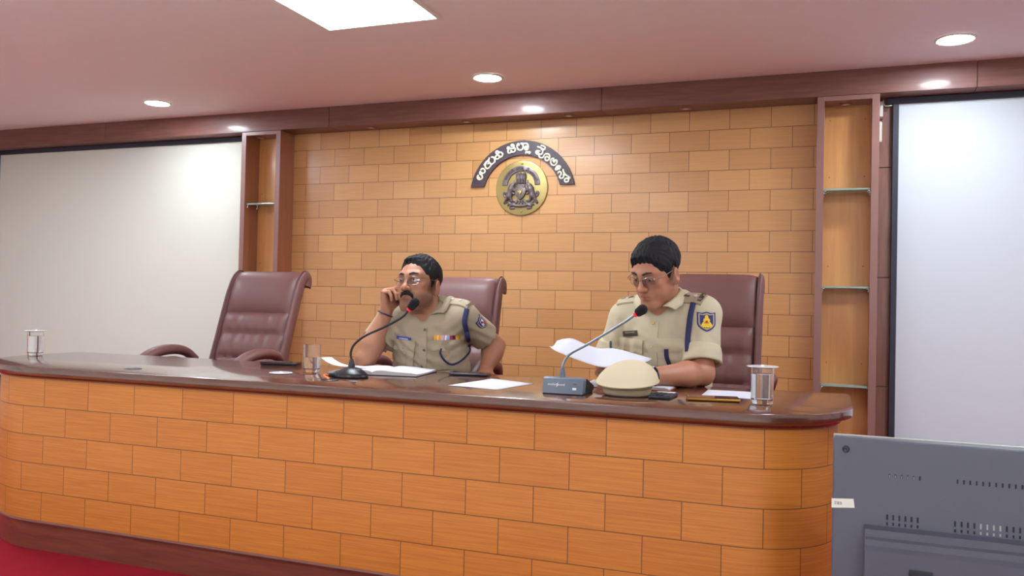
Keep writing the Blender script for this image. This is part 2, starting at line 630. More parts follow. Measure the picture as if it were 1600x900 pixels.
def uv_box_front(name, x0, x1, z0, z1, y0, y1, mm, ux, zt, W, H):
    """cladding slab with tile UVs on every face"""
    vs, fs, uvs = [], [], []
    def quad(ps):
        k = len(vs)
        vs.extend(ps); fs.append((k, k + 1, k + 2, k + 3))
        uvs.extend([((p[0] - ux) / W + (p[1] - y0) / W, 10 + (p[2] - zt) / (2 * H)) for p in ps])
    A, B, C_, D = (x0, z0), (x1, z0), (x1, z1), (x0, z1)
    quad([(p[0], y0, p[1]) for p in (A, B, C_, D)])
    quad([(p[0], y1, p[1]) for p in (B, A, D, C_)])
    quad([(x1, y0, z0), (x1, y1, z0), (x1, y1, z1), (x1, y0, z1)])
    quad([(x0, y1, z0), (x0, y0, z0), (x0, y0, z1), (x0, y1, z1)])
    quad([(x0, y0, z1), (x1, y0, z1), (x1, y1, z1), (x0, y1, z1)])
    quad([(x0, y1, z0), (x1, y1, z0), (x1, y0, z0), (x0, y0, z0)])
    return raw(name, vs, fs, mm, uvs=uvs)


TW = 0.2345
tag(uv_box_front('trim_2', -3.60, -.075, 0, SOF, 0, .03, M_WALLTILE, -3.3778, 2.2248, TW, .1205), kind='structure')
# dark wall boards beside and behind the two screens
b = MB()
for zz0, zz1 in ((0, .637), (.641, 1.236), (1.240, 1.846), (1.850, SOF)):
    b.box((.20, 0, zz0), (3.4, .03, zz1), bev=.001)
    b.box((-7.2, 0, zz0), (-3.89, .03, zz1), bev=.001)
tag(b.build('trim_3', M_DARKV), kind='structure')

# ================================================================== display niches
def niche(x0, x1, label):
    t = empty('display_niche', (x0, 0, 0), label, 'shelf unit', 'tall niches either side of the tiled wall')
    W = x1 - x0
    for i, xx in enumerate((0, W - .036)):
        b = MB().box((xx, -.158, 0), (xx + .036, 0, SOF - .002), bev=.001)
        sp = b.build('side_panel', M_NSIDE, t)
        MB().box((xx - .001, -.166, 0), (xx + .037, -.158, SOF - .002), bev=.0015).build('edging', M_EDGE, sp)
    MB().box((.036, -.012, 0), (W - .036, 0, SOF - .002)).build('back_panel', M_NICHE, t)
    MB().box((.037, -.166, SOF - .027), (W - .037, -.02, SOF - .002), bev=.001).build('head_board', M_EDGE, t)
    for z in (1.714, 1.179, .642):
        s = MB().box((.039, -.148, z - .005), (W - .039, -.014, z + .005), bev=.001).build('glass_shelf', M_GLASSEDGE, t)
        for xx in (.044, W - .044):
            for yy in (-.135, -.03):
                sg = 1 if xx < W / 2 else -1
                c = MB().box((xx - .007, yy - .008, z - .010), (xx + .007, yy + .008, z - .005), bev=.001)
                c.tube([(xx - sg * .006, yy, z - .008), (xx - sg * .004, yy, z - .016), (xx - sg * .006, yy, z - .024)], .004)
                c.build('shelf_clip', M_CHROME, s, smooth=True)
    for xx in (.066, W - .066):
        for zz in (2.12, 1.80, 1.30, .76):
            MB().box((xx - .0025, -.0135, zz - .0025), (xx + .0025, -.0115, zz + .0025)).build('pin_hole', M_SOFTBLACK, t)
    return t


niche(-3.925, -3.598, 'tall open wooden niche with glass shelves beside the left cream screen')
niche(-.0765, .2375, 'tall open wooden niche with glass shelves beside the right bluish white screen')

# ================================================================== projection screens
def screen(x0, x1, label, mm):
    t = empty('mounted_projection_screen', (x0, -.03, 0), label, 'screen', 'white screens on the back wall')
    W = x1 - x0; z0, z1 = .348, 2.223
    MB().box((.02, 0, z0 + .02), (W - .02, .012, z1 - .026)).build('screen_cloth', mm, t)
    f = MB()
    f.box((0, -.012, z0), (.028, .03, z1), bev=.002)
    f.box((W - .028, -.012, z0), (W, .03, z1), bev=.002)
    f.box((.028, -.011, z0), (W - .028, .03, z0 + .021), bev=.002)
    f.build('border', M_BLACKCLOTH, t)
    MB().box((-.03, -.014, z1 - .034), (W + .03, .03, z1), bev=.002).build('header', M_BLACKCLOTH, t)
    for xx in (.0275, W - .0305):
        MB().box((xx, -.0125, z0 + .02), (xx + .003, 0, z1 - .034)).build('inner_edge', M_GREYEDGE, t)
    return t


screen(-6.507, -3.985, 'large cream white projection screen on the left behind the empty chair', M_SCREENL)
screen(.311, 2.83, 'large bluish white projection screen on the right with dark frame', M_SCREENR)

# small fittings in the corner beside the right screen
t = empty('switch_box', (.25, 0, 2.17), 'cream switch box high in the corner beside the right screen', 'switch box')
MB().box((-.0115, -.034, -.045), (.0115, 0, .04), bev=.003).build('cover', M_WHITEPL, t, smooth=True)
MB().box((-.0105, -.032, -.058), (.0105, 0, -.0455), bev=.002).build('mounting_block', M_DARK, t)
t = MB().box((.2385, -.022, 1.985), (.259, 0, 2.103), bev=.0095, seg=4).build('mounted_remote', M_WHITEPL, smooth=True)
tag(t, 'slim white rounded remote holder on dark panel below the cream switch box', 'remote')
t = MB().tube(catmull([(.263, -.016, 2.222), (.264, -.02, 2.2), (.272, -.03, 2.184), (.29, -.05, 2.178), (.305, -.05, 2.18)], 6), .0032).build('cable', M_WHITEPL, smooth=True)
tag(t, 'short white cable curling from the switch box to the right screen header', 'cable')

# ================================================================== lamps
def panel_light(x, y, label):
    t = empty('ceiling_panel_light', (x, y, CZ), label, 'ceiling light', 'square ceiling panels')
    b = MB()
    for lo, hi in (((-.30, -.30), (.30, -.285)), ((-.30, .285), (.30, .30)), ((-.30, -.285), (-.285, .285)), ((.285, -.285), (.30, .285))):
        b.box((*lo, -.014), (*hi, 0), bev=.002)
    b.build('frame', M_WHITEPL, t)
    MB().box((-.286, -.286, -.010), (.286, .286, -.002)).build('diffuser', M_PANEL, t)


panel_light(-1.99, -1.89, 'bright square LED panel set into the pink ceiling, at the top of the photo')
for i, (px, py) in enumerate(((-5.0, -1.9), (1.05, -1.9), (-5.0, -4.6), (-2.0, -4.6), (1.05, -4.6), (-5.0, -7.3), (-2.0, -7.3), (1.05, -7.3))):  # further unseen panels, added to light the room
    panel_light(px, py, 'unseen square LED ceiling panel added for room light, %s row from the tiled wall, %s' % (
        ('first' if py > -3 else 'second' if py > -6 else 'third'), ('left column' if px < -4 else 'right column' if px > 0 else 'middle column')))


def downlight(x, y, label):
    t = empty('downlight', (x, y, CZ), label, 'downlight', 'round ceiling downlights')
    MB().lathe([(.074, -.001), (.092, -.001), (.092, -.006), (.084, -.010), (.076, -.008)], n=40, close=True).build('trim_ring', M_WHITEPL, t, smooth=True)
    MB().lathe([(.0001, -.002), (.076, -.002), (.076, -.006), (.0001, -.007)], n=40).build('diffuser', M_DOWN, t, smooth=True)


downlight(-4.3, -.585, 'round glowing downlight above the left cream screen')
downlight(-1.878, -.565, 'round glowing downlight above the wall crest')
downlight(.545, -.587, 'round glowing downlight above the right screen')

for x, y, lab in ((-3.83, -.07, 'small unlit spotlight in the top of the left niche'),
                  (-2.928, -.08, 'small unlit soffit spotlight, first from the left niche'),
                  (-2.223, -.08, 'small unlit soffit spotlight left of the crest'),
                  (-1.53, -.08, 'small unlit soffit spotlight right of the crest'),
                  (-.809, -.08, 'small unlit soffit spotlight next to the right niche'),
                  (.07, -.07, 'small unlit spotlight in the top of the right niche')):
    z = SOF if abs(y + .08) < 1e-6 else SOF - .027
    t = empty('soffit_spotlight', (x, y, z), lab, 'spotlight', 'small spotlights under the beam')
    MB().lathe([(.02, 0), (.034, 0), (.034, -.004), (.03, -.007), (.022, -.006)], n=24, close=True).build('bezel', M_EDGE, t, smooth=True)
    MB().lathe([(.0001, -.001), (.021, -.001), (.021, -.004), (.0001, -.005)], n=20).build('lens', M_WHITEPL, t, smooth=True)

# ================================================================== the long desk
DX0, DX1, DYF, DYB = -3.56, .03, -2.521, -1.83
def desk_path(off=0.0, n=18, back=DYB):
    """plan outline from back right round the front to back left"""
    x0, x1, yf = DX0 - off, DX1 + off, DYF - off
    rr, rl = .28 + off, .50 + off
    p = [(x1, back)]
    for k in range(n + 1):
        a = k / n * PI / 2
        p.append((x1 - rr + rr * math.cos(a), yf + rr - rr * math.sin(a)))
    for k in range(1, 24):
        p.append((x1 - rr + (x0 + rl - x1 + rr) * k / 24, yf))
    for k in range(n + 1):
        a = k / n * PI / 2
        p.append((x0 + rl - rl * math.sin(a), yf + rl - rl * math.cos(a)))
    p.append((x0, back))
    return p


desk = empty('conference_desk', (-1.785, -2.2, 0), 'long dark-topped conference desk with orange wood tile front', 'desk')
Mdesk = Matrix.Translation((1.785, 2.2, 0))


def wall_strip(name, outer, inner, z0, z1, mm, uv=None):
    n = len(outer)
    vs, fs, uvs = [], [], []
    def strip(A, za, B, zb, U):
        k = len(vs)
        for i in range(n):
            vs.append((*A[i], za)); vs.append((*B[i], zb))
            uvs.append((U[i], 10 + (za - .7044) / .2306)); uvs.append((U[i], 10 + (zb - .7044) / .2306))
        for i in range(n - 1):
            fs.append((k + 2 * i, k + 2 * i + 1, k + 2 * i + 3, k + 2 * i + 2))
    L = [0.0]
    for i in range(1, n): L.append(L[-1] + math.dist(outer[i], outer[i - 1]))
    k0 = min(range(n), key=lambda i: abs(outer[i][0] + 2.0) + abs(outer[i][1] - DYF) * 10)
    U = [(L[k0] - l) / TW + (outer[k0][0] + 2.9832) / TW for l in L]
    strip(outer, z0, outer, z1, U)
    strip(inner, z1, inner, z0, U)
    strip(outer, z1, inner, z1, U)
    strip(inner, z0, outer, z0, U)
    for i in (0, n - 1):
        k = len(vs)
        for q, z in ((outer[i], z0), (inner[i], z0), (inner[i], z1), (outer[i], z1)):
            vs.append((*q, z)); uvs.append((U[i], 10 + (z - .7044) / .2306))
        fs.append((k, k + 1, k + 2, k + 3) if i else (k + 3, k + 2, k + 1, k))
    vs = [(x + 1.785, y + 2.2, z) for x, y, z in vs]
    o = raw(name, vs, fs, mm, desk, uvs=uvs, smooth=True, angle=40)
    bm = bmesh.new(); bm.from_mesh(o.data)
    bmesh.ops.remove_doubles(bm, verts=bm.verts[:], dist=1e-6)
    bmesh.ops.recalc_face_normals(bm, faces=bm.faces[:]); bm.to_mesh(o.data); bm.free()
    shade(o.data, True, 40)
    return o


wall_strip('tiled_front', desk_path(), desk_path(-.03), .1278, .7044 + .004, M_DESKTILE)
wall_strip('plinth', desk_path(-.012), desk_path(-.04), 0, .1215, M_PLINTH)
wall_strip('plinth_bead', desk_path(.004), desk_path(-.03), .1215, .1285, M_EDGE)
# stepped moulding under the top
mo = MB()
prof = [(.7075, .006), (.7095, .009), (.7125, .0105), (.7160, .0135), (.7195, .019), (.7225, .0255), (.7245, .029), (.7275, .0295)]
rg = [desk_path(off, back=DYB + .01) for z, off in prof]
nn = len(rg[0]); vv = [(*p, z) for (z, off), r_ in zip(prof, rg) for p in r_]
ff = [(i * nn + k, i * nn + (k + 1) % nn, (i + 1) * nn + (k + 1) % nn, (i + 1) * nn + k) for i in range(len(prof) - 1) for k in range(nn)]
mo.add(vv, ff + [tuple(range(nn)), tuple((len(prof) - 1) * nn + k for k in range(nn))])
mo.build('moulding', M_MOULD, desk, smooth=True, angle=35, M=Mdesk)
tp = desk_path(.043, back=-1.80)
# soften the two back corners of the top
tp = tp[1:-1]
tp = [(.073 - .012, -1.80), (.073, -1.825)] + tp + [(-3.603, -1.80), (-3.59, -1.785)]
MB().prism(tp, .7275, .7545, 'z', bev=.0035).build('desktop', M_TOP, desk, smooth=True, angle=35, M=Mdesk)
# inner shelf board, seen only from behind
MB().box((-3.1 + 1.785, -2.47 + 2.2, .30), (-.35 + 1.785, -2.30 + 2.2, .318), bev=.002).build('inner_shelf', M_PLINTH, desk)
ZT = .7545

# cable grommets
def grommet(x, y, label, mm=None):
    t = empty('cable_grommet', (x, y, ZT), label, 'grommet', 'cable grommets in the desktop')
    MB().lathe([(.024, 0), (.034, 0), (.034, .002), (.030, .004), (.026, .003)], n=32, close=True).build('ring', mm or M_STEEL, t, smooth=True)
    MB().lathe([(.0001, .0005), (.025, .0005), (.025, .002), (.0001, .002)], n=24).build('insert', M_BLACKPL, t)


grommet(-2.63, -2.414, 'small round cable grommet on the bare left end of the desk')
grommet(-1.722, -2.392, 'black round cable grommet under the left microphone cable', M_BLACKPL)

# ================================================================== television back
t = empty('television', (.40, -2.79, 0), 'back of a grey flat television in front of the right end of the desk', 'television')
TV0, TV1, TZ0, TZ1 = -.386, .45, .20, .739
M_TV = mat('grey tv casing', (86, 88, 100), 0.42, var=0.04, bump=(60, 0.08))
M_TVB = mat('grey tv box', (80, 80, 92), 0.45, var=0.05)
M_SLOT = mat('vent dark', (34, 36, 46), 0.7)
M_SLOTL = mat('vent pale grey', (150, 152, 150), 0.5)  # paler grey for some of the slots
MB().box((TV0, -.012, TZ0), (TV1, .022, TZ1), bev=.006, seg=3).build('back_shell', M_TV, t, smooth=True, angle=50)
MB().box((TV0 + .001, .023, TZ0 + .001), (TV1 - .001, .036, TZ1 + .0025), bev=.002).build('screen_bezel', mat('bezel painted highlight', (168, 168, 164), .35), t)  # bezel colour lightened to stand for the highlight along the top edge
MB().box((TV0 + .02, .0362, TZ0 + .03), (TV1 - .02, .0372, TZ1 - .02)).build('display_glass', M_BLACKPL, t)
bx = MB()
bx.prism([(-.012, .529), (-.034, .523), (-.037, .506), (-.046, .501), (-.049, .487), (-.060, .478), (-.063, .25), (-.012, .23)], -.312, .40, 'x', bev=.003)
ho = bx.build('rear_housing', M_TVB, t, smooth=True, angle=30)
for k in range(5):
    x = -.214 + k * .115
    MB().tube([(x, -.0632, .436), (x + .050, -.0632, .435)], .0085, n=10, flat=(1, .25), up=(0, 0, 1)).build('oval_slot', M_SLOT, ho, smooth=True)
for k in range(24):
    if 5 < k < 11: continue
    x = -.258 + k * .0135
    vt = MB().box((x, -.0135, .648), (x + .0035, -.0118, .658), bev=.0006).build('vent_slot', M_SLOT, t)
    if k < 5: MB().box((x + .001, -.0138, .6485), (x + .0026, -.0130, .6555)).build('pale_sliver', M_SLOTL, vt)  # paler sliver in the first few slots
for k in range(30):
    if 5 < k < 11: continue
    x = -.262 + k * .0135
    mm = M_SLOTL if k in (15, 16, 17, 18) else M_SLOT
    MB().box((x, -.0135, .5455), (x + .004, -.0118, .5585), bev=.0006).build('vent_slot', mm, t)
    MB().box((x, -.0135, .5325), (x + .004, -.0118, .5395), bev=.0006).build('vent_slot', mm, t)
MB().lathe([(.0001, 0), (.007, 0), (.0085, .002), (.007, .004), (.003, .0035), (.0001, .002)], n=20).build('screw', M_BLACKPL, t, smooth=True, M=Matrix.Translation((-.356, -.012, .711)) @ Matrix.Rotation(PI / 2, 4, 'X'))
MB().lathe([(.0135, 0), (.0155, 0), (.0155, .0012), (.0135, .0012)], n=28, close=True).build('moulded_ring', M_GREYEDGE, t, smooth=True, M=Matrix.Translation((-.135, -.0117, .598)) @ Matrix.Rotation(PI / 2, 4, 'X'))
st = MB()
st.add([(TV0 - .0012, .0, .562), (TV0 - .0012, .0, .586), (TV0 - .0012, -.013, .585), (TV0 - .0012, -.013, .562), (TV0 + .052, -.0131, .567), (TV0 + .049, -.0131, .589)],
       [(0, 1, 2, 3), (3, 2, 5, 4)])
o = st.build('paper_label', M_WHITEPL, t)
so = o.modifiers.new('s', 'SOLIDIFY'); so.thickness = .0006; so.offset = 0
M_INK = mat('grey ink', (120, 124, 134), 0.7)
q = MB()
for k, w in enumerate((.0016, .0009, .0022, .001, .0016, .0012)):
    q.box((TV0 + .006 + k * .003, -.0139, .571), (TV0 + .006 + k * .003 + w, -.0132, .579))
q.build('barcode', M_INK, t)
f = MB().tube([(0.03, .005, .012), (0.03, .005, .21)], .028, n=20)
f.box((-.22, -.13, 0), (.28, .15, .016), bev=.006)
f.build('floor_stand', M_BLACKPL, t, smooth=True, angle=40)

# ================================================================== sign and crest on the tiled wall
SGN = (-1.858, 0.0, 1.792)
M_BOARD = mat('dark sign board', (70, 58, 66), 0.45, bump=(160, 0.4), var=0.2)
M_LETTER = mat('cream lettering', (238, 238, 214), 0.5)
M_BRASS = mat('brass plate', (172, 154, 96), 0.36, 0.6, var=0.12)
M_PEWTER = mat('dark bronze relief', (116, 104, 106), 0.36, 0.4, var=0.15)

LET = [[(-0.2887,0.0746),(-0.2968,0.0719),(-0.3019,0.0796),(-0.2989,0.0879),(-0.3036,0.0811),(-0.3033,0.0706),(-0.2917,0.0611),(-0.2754,0.0651),(-0.2692,0.077),(-0.2744,0.0893),(-0.2877,0.0988),(-0.2863,0.1093)],[(-0.2877,0.0988),(-0.2864,0.1123),(-0.2764,0.1059),(-0.2649,0.101),(-0.2537,0.1082),(-0.2523,0.1187),(-0.2607,0.1295),(-0.2738,0.1315),(-0.2811,0.1242)],[(-0.2244,0.199),(-0.228,0.1871),(-0.2439,0.1757),(-0.2581,0.1566)],[(-0.2422,0.1726),(-0.25,0.1593),(-0.2503,0.1442),(-0.2396,0.1318),(-0.2251,0.1343),(-0.2109,0.1503),(-0.2111,0.1609),(-0.2226,0.1673),(-0.2322,0.1617)],[(-0.2422,0.1726),(-0.231,0.1797),(-0.2244,0.1749)],[(-0.211,0.1533),(-0.195,0.1633),(-0.184,0.1749),(-0.186,0.1914),(-0.196,0.2039),(-0.209,0.2044)],[(-0.1643,0.2236),(-0.1756,0.2271),(-0.1775,0.2391),(-0.168,0.2432),(-0.1588,0.2353),(-0.1618,0.2265),(-0.1659,0.2245)],[(-0.1611,0.2264),(-0.1532,0.2336),(-0.1404,0.2316),(-0.1305,0.2222),(-0.135,0.2074),(-0.1461,0.2033),(-0.1608,0.2144),(-0.1737,0.2135),(-0.1809,0.2048),(-0.178,0.1941),(-0.1667,0.1907),(-0.1556,0.1962),(-0.1477,0.2034)],[(-0.0994,0.2549),(-0.097,0.2628),(-0.0893,0.2649),(-0.0823,0.2582),(-0.0737,0.2546),(-0.0617,0.2556),(-0.0551,0.2634),(-0.0545,0.2746),(-0.0606,0.2805),(-0.07,0.2801),(-0.0733,0.2746),(-0.0697,0.2696),(-0.0647,0.2718)],[(-0.0823,0.2566),(-0.0907,0.2489),(-0.0956,0.2378),(-0.091,0.228),(-0.0816,0.226),(-0.0722,0.2304),(-0.069,0.2383),(-0.0751,0.2418)],[(-0.0689,0.2351),(-0.0628,0.2308),(-0.0543,0.2313),(-0.0468,0.2373),(-0.0444,0.2453),(-0.048,0.255),(-0.0566,0.2578)],[(-0.0195,0.2738),(-0.0197,0.2802),(-0.0257,0.2829),(-0.0315,0.2751),(-0.0311,0.2607),(-0.024,0.2476),(-0.0102,0.2406),(0.0024,0.2448),(0.0089,0.2557),(0.0086,0.2701),(0.0024,0.2792),(-0.0062,0.2852)],[(-0.0062,0.2852),(0.0125,0.2835),(0.0311,0.2827),(0.0423,0.2734),(0.0444,0.2573),(0.0404,0.2448),(0.0304,0.2412),(0.0226,0.2471),(0.0215,0.2584),(0.0273,0.2645),(0.0341,0.2618),(0.0326,0.2555)],[(0.0275,0.2198),(0.0298,0.2277),(0.0374,0.2282),(0.0418,0.2224),(0.0459,0.2278),(0.0543,0.2282),(0.0578,0.2233),(0.0537,0.2163)],[(0.1311,0.266),(0.1491,0.2601),(0.1583,0.2495),(0.1532,0.2379),(0.1388,0.2436),(0.1243,0.2528),(0.1081,0.2586)],[(0.1243,0.2528),(0.1389,0.2385),(0.1428,0.2231),(0.1342,0.2099),(0.1181,0.2122),(0.1106,0.2262),(0.123,0.2307)],[(0.1194,0.2309),(0.1033,0.2333),(0.0963,0.2234),(0.1037,0.2128),(0.1181,0.2122)],[(0.1163,0.2106),(0.1203,0.1935),(0.1347,0.1854),(0.1471,0.1907),(0.1557,0.2056),(0.1716,0.211),(0.1877,0.2026),(0.1899,0.1839),(0.1779,0.1668),(0.1636,0.1697),(0.1597,0.1851),(0.1702,0.1931),(0.1792,0.1877)],[(0.2166,0.1794),(0.2025,0.1766),(0.1965,0.1583),(0.2033,0.1411),(0.2211,0.1347),(0.2367,0.1466),(0.2388,0.1634),(0.2274,0.1689),(0.2241,0.1572)],[(0.2166,0.1794),(0.2133,0.166),(0.2206,0.1556)],[(0.2305,0.1064),(0.232,0.1181),(0.2423,0.1295),(0.2564,0.1307),(0.2629,0.1204),(0.2551,0.1106),(0.2444,0.1143),(0.2478,0.1209)],[(0.2305,0.1081),(0.2394,0.1044)],[(0.2468,0.0856),(0.2554,0.0954),(0.2678,0.0882),(0.2664,0.0732),(0.2578,0.065),(0.2634,0.0531),(0.2774,0.0526),(0.2866,0.0641),(0.2821,0.076)],[(0.2797,0.1063),(0.2853,0.0893),(0.2997,0.0721),(0.3174,0.0614),(0.3252,0.0528),(0.3212,0.0462)],[(0.3106,0.0499),(0.2967,0.0487),(0.2907,0.0371),(0.3007,0.0278),(0.3146,0.0297),(0.3178,0.0413),(0.3141,0.0515)]]


def arc_poly(r0, r1, cz, zend, n=48):
    a0 = math.asin((zend - cz) / r1); b0 = math.asin((zend - cz) / r0)
    o = [(r1 * math.cos(a0 + (PI - 2 * a0) * k / n), cz + r1 * math.sin(a0 + (PI - 2 * a0) * k / n)) for k in range(n + 1)]
    i = [(r0 * math.cos(b0 + (PI - 2 * b0) * k / n), cz + r0 * math.sin(b0 + (PI - 2 * b0) * k / n)) for k in range(n + 1)]
    return o + i[::-1]


t = empty('arched_sign', SGN, 'dark arched sign board with cream raised letters above the round crest', 'sign')
MB().prism(arc_poly(.266, .3585, -.0535, .014), -.016, 0, 'y').build('board', M_BOARD, t, smooth=True, angle=30)
S = Solid()
for st in LET:
    pts = catmull([(a, -.0185, b) for a, b in st], 3)
    for p, q in zip(pts[:-1], pts[1:]):
        S.rc(p, q, .0055, .0055, k=0.0012)
S.build('lettering', .0022, M_LETTER, t)

t = empty('crest_plaque', SGN, 'round brass crest plaque with dark relief figures under the arched sign', 'crest')
MB().lathe([(.0001, 0), (.176, 0), (.178, .005), (.175, .011), (.160, .014), (.0001, .014)], n=72).build('disc', M_BRASS, t, smooth=True, angle=30, M=Matrix.Rotation(PI / 2, 4, 'X'))
MB().prism(arc_poly(.093, .128, .014, .017), -.022, -.013, 'y', bev=.002).build('arched_band', M_PEWTER, t, smooth=True, angle=30)
S = Solid()
for st in LET:      # the same words, small, round the band
    q = []
    for a, b in st:
        an, r_ = math.atan2(b + .0535, a), math.hypot(a, b + .0535)
        r_ = .1105 + (r_ - .312) * .36
        q.append((r_ * math.cos(an), -.0228, .014 + r_ * math.sin(an)))
    q = catmull(q, 2)
    for p0, p1 in zip(q[:-1], q[1:]): S.rc(p0, p1, .0019, .0019, k=.0006)
S.build('band_lettering', .0011, M_BOARD, t)
D = -.016
# lion capital
S = Solid()
for a in (-.022, 0, .022):
    S.el((a, D - .004, .072), (.014, .012, .024), k=.006)
    S.el((a * 1.1, D - .010, .088), (.010, .009, .011), k=.005)
    S.rc((a - .006, D - .012, .060), (a - .006, D - .010, .03), .004, .004, k=.003)
    S.rc((a + .006, D - .012, .060), (a + .006, D - .010, .03), .004, .004, k=.003)
S.rc((-.026, D, .030), (.026, D, .030), .008, .008, k=.004)
S.rc((-.024, D, .018), (.024, D, .018), .0075, .0075, k=.002)
S.rc((-.022, D, .006), (.022, D, .006), .009, .009, k=.002)
S.build('lion_capital', .002, M_PEWTER, t)
# shield
sh = [(-.040, -.002), (-.018, .0), (0, .006), (.018, .0), (.036, -.002), (.034, -.035), (.022, -.058), (-.003, -.078), (-.028, -.058), (-.038, -.035)]
MB().prism([(p[0] * 1.0, p[1]) for p in sh], -.030, -.013, 'y', bev=.003).build('shield', M_PEWTER, t, smooth=True, angle=30)
S = Solid()
for s_ in (-1, 1):      # twin-headed bird on the shield
    S.rc((-.002, -.031, -.04), (s_ * .016 - .002, -.031, -.022), .005, .004, k=.004)
    S.rc((s_ * .016 - .002, -.031, -.022), (s_ * .020 - .002, -.031, -.045), .004, .002, k=.003)
    S.rc((-.002, -.031, -.03), (s_ * .008 - .002, -.031, -.014), .004, .003, k=.003)
S.rc((-.002, -.031, -.030), (-.002, -.031, -.058), .006, .003, k=.004)
S.build('shield_bird', .0016, M_BRASS, t)
# the two rearing supporters: lion bodies with raised trunks
for s_ in (-1, 1):
    S = Solid()
    S.el((s_ * .062, D - .008, -.006), (.022, .015, .024), k=.01)
    S.rc((s_ * .068, D - .006, -.010), (s_ * .082, D - .005, -.052), .020, .018, k=.012)
    S.el((s_ * .058, D - .012, .014), (.017, .014, .015), k=.008)
    S.rc((s_ * .050, D - .014, .016), (s_ * .040, D - .013, .032), .008, .006, k=.005)
    S.rc((s_ * .040, D - .013, .032), (s_ * .047, D - .012, .046), .006, .004, k=.004)
    S.rc((s_ * .060, D - .006, -.008), (s_ * .040, D - .01, -.018), .009, .007, k=.006)
    S.rc((s_ * .066, D - .006, -.028), (s_ * .042, D - .01, -.040), .008, .006, k=.006)
    S.rc((s_ * .080, D - .006, -.050), (s_ * .098, D - .006, -.075), .016, .009, k=.01)
    S.rc((s_ * .098, D - .006, -.075), (s_ * .112, D - .004, -.094), .008, .007, k=.005)
    S.rc((s_ * .076, D - .006, -.054), (s_ * .062, D - .006, -.084), .014, .008, k=.01)
    tail = catmull([(s_ * .092, D, -.060), (s_ * .112, D, -.052), (s_ * .118, D, -.034), (s_ * .108, D, -.026), (s_ * .104, D, -.038)], 4)
    for p, q in zip(tail[:-1], tail[1:]): S.rc(p, q, .0055, .0055, k=.003)
    S.build('supporter', .0022, M_PEWTER, t)
# leaf work and motto scroll
S = Solid()
for s_ in (-1, 1):
    for c in ([(s_ * .112, D, -.100), (s_ * .090, D, -.088), (s_ * .075, D, -.100), (s_ * .088, D, -.110)],
              [(s_ * .066, D, -.096), (s_ * .050, D, -.082), (s_ * .034, D, -.090), (s_ * .044, D, -.102)],
              [(s_ * .030, D, -.096), (s_ * .020, D, -.078), (s_ * .008, D, -.088), (s_ * .012, D, -.1)],
              [(s_ * .075, D, -.100), (s_ * .06, D, -.106), (s_ * .05, D, -.1)]):
        c = catmull(c, 4)
        for p, q in zip(c[:-1], c[1:]): S.rc(p, q, .0062, .0058, k=.003)
    sc = catmull([(0, D - .002, -.117), (s_ * .030, D - .002, -.115), (s_ * .052, D - .002, -.108), (s_ * .070, D - .002, -.118)], 4)
    for p, q in zip(sc[:-1], sc[1:]): S.rc(p, q, .0095, .0085, k=.003)
    S.el((s_ * .058, D, -.131), (.020, .008, .008), k=.004)
S.build('scroll', .0022, M_PEWTER, t)
for zz in (.155, -.152):
    MB().ball((0.004, -.014, zz), (.0075, .005, .0075), 14).build('screw', M_BRASS, t, smooth=True)

# ================================================================== leather chairs
M_LEATH = mat('maroon leather', (112, 74, 70), 0.48, coat=0.03, bump=(190, 0.12, 0.002), var=0.06)
M_PIPE = mat('maroon piping', (88, 52, 54), 0.45)
M_BASEM = mat('chair base black', (30, 28, 28), 0.35)


def chair_profile(rec, tall=1.0):
    P = [(.185, .43), (.205, .54), (.222, .66), (.238, .78), (.252, .90), (.266, 1.01), (.279, 1.09), (.294, 1.145), (.318, 1.182), (.350, 1.192), (.378, 1.178), (.390, 1.150), (.388, 1.125)]
    out = []
    for y, z in P:
        dy, dz = y - .185, (z - .43) * tall
        c, s = math.cos(rec), math.sin(rec)
        out.append((.185 + dy * c + dz * s, .43 - dy * s + dz * c))
    return catmull([(0, y, z) for y, z in out], 8)


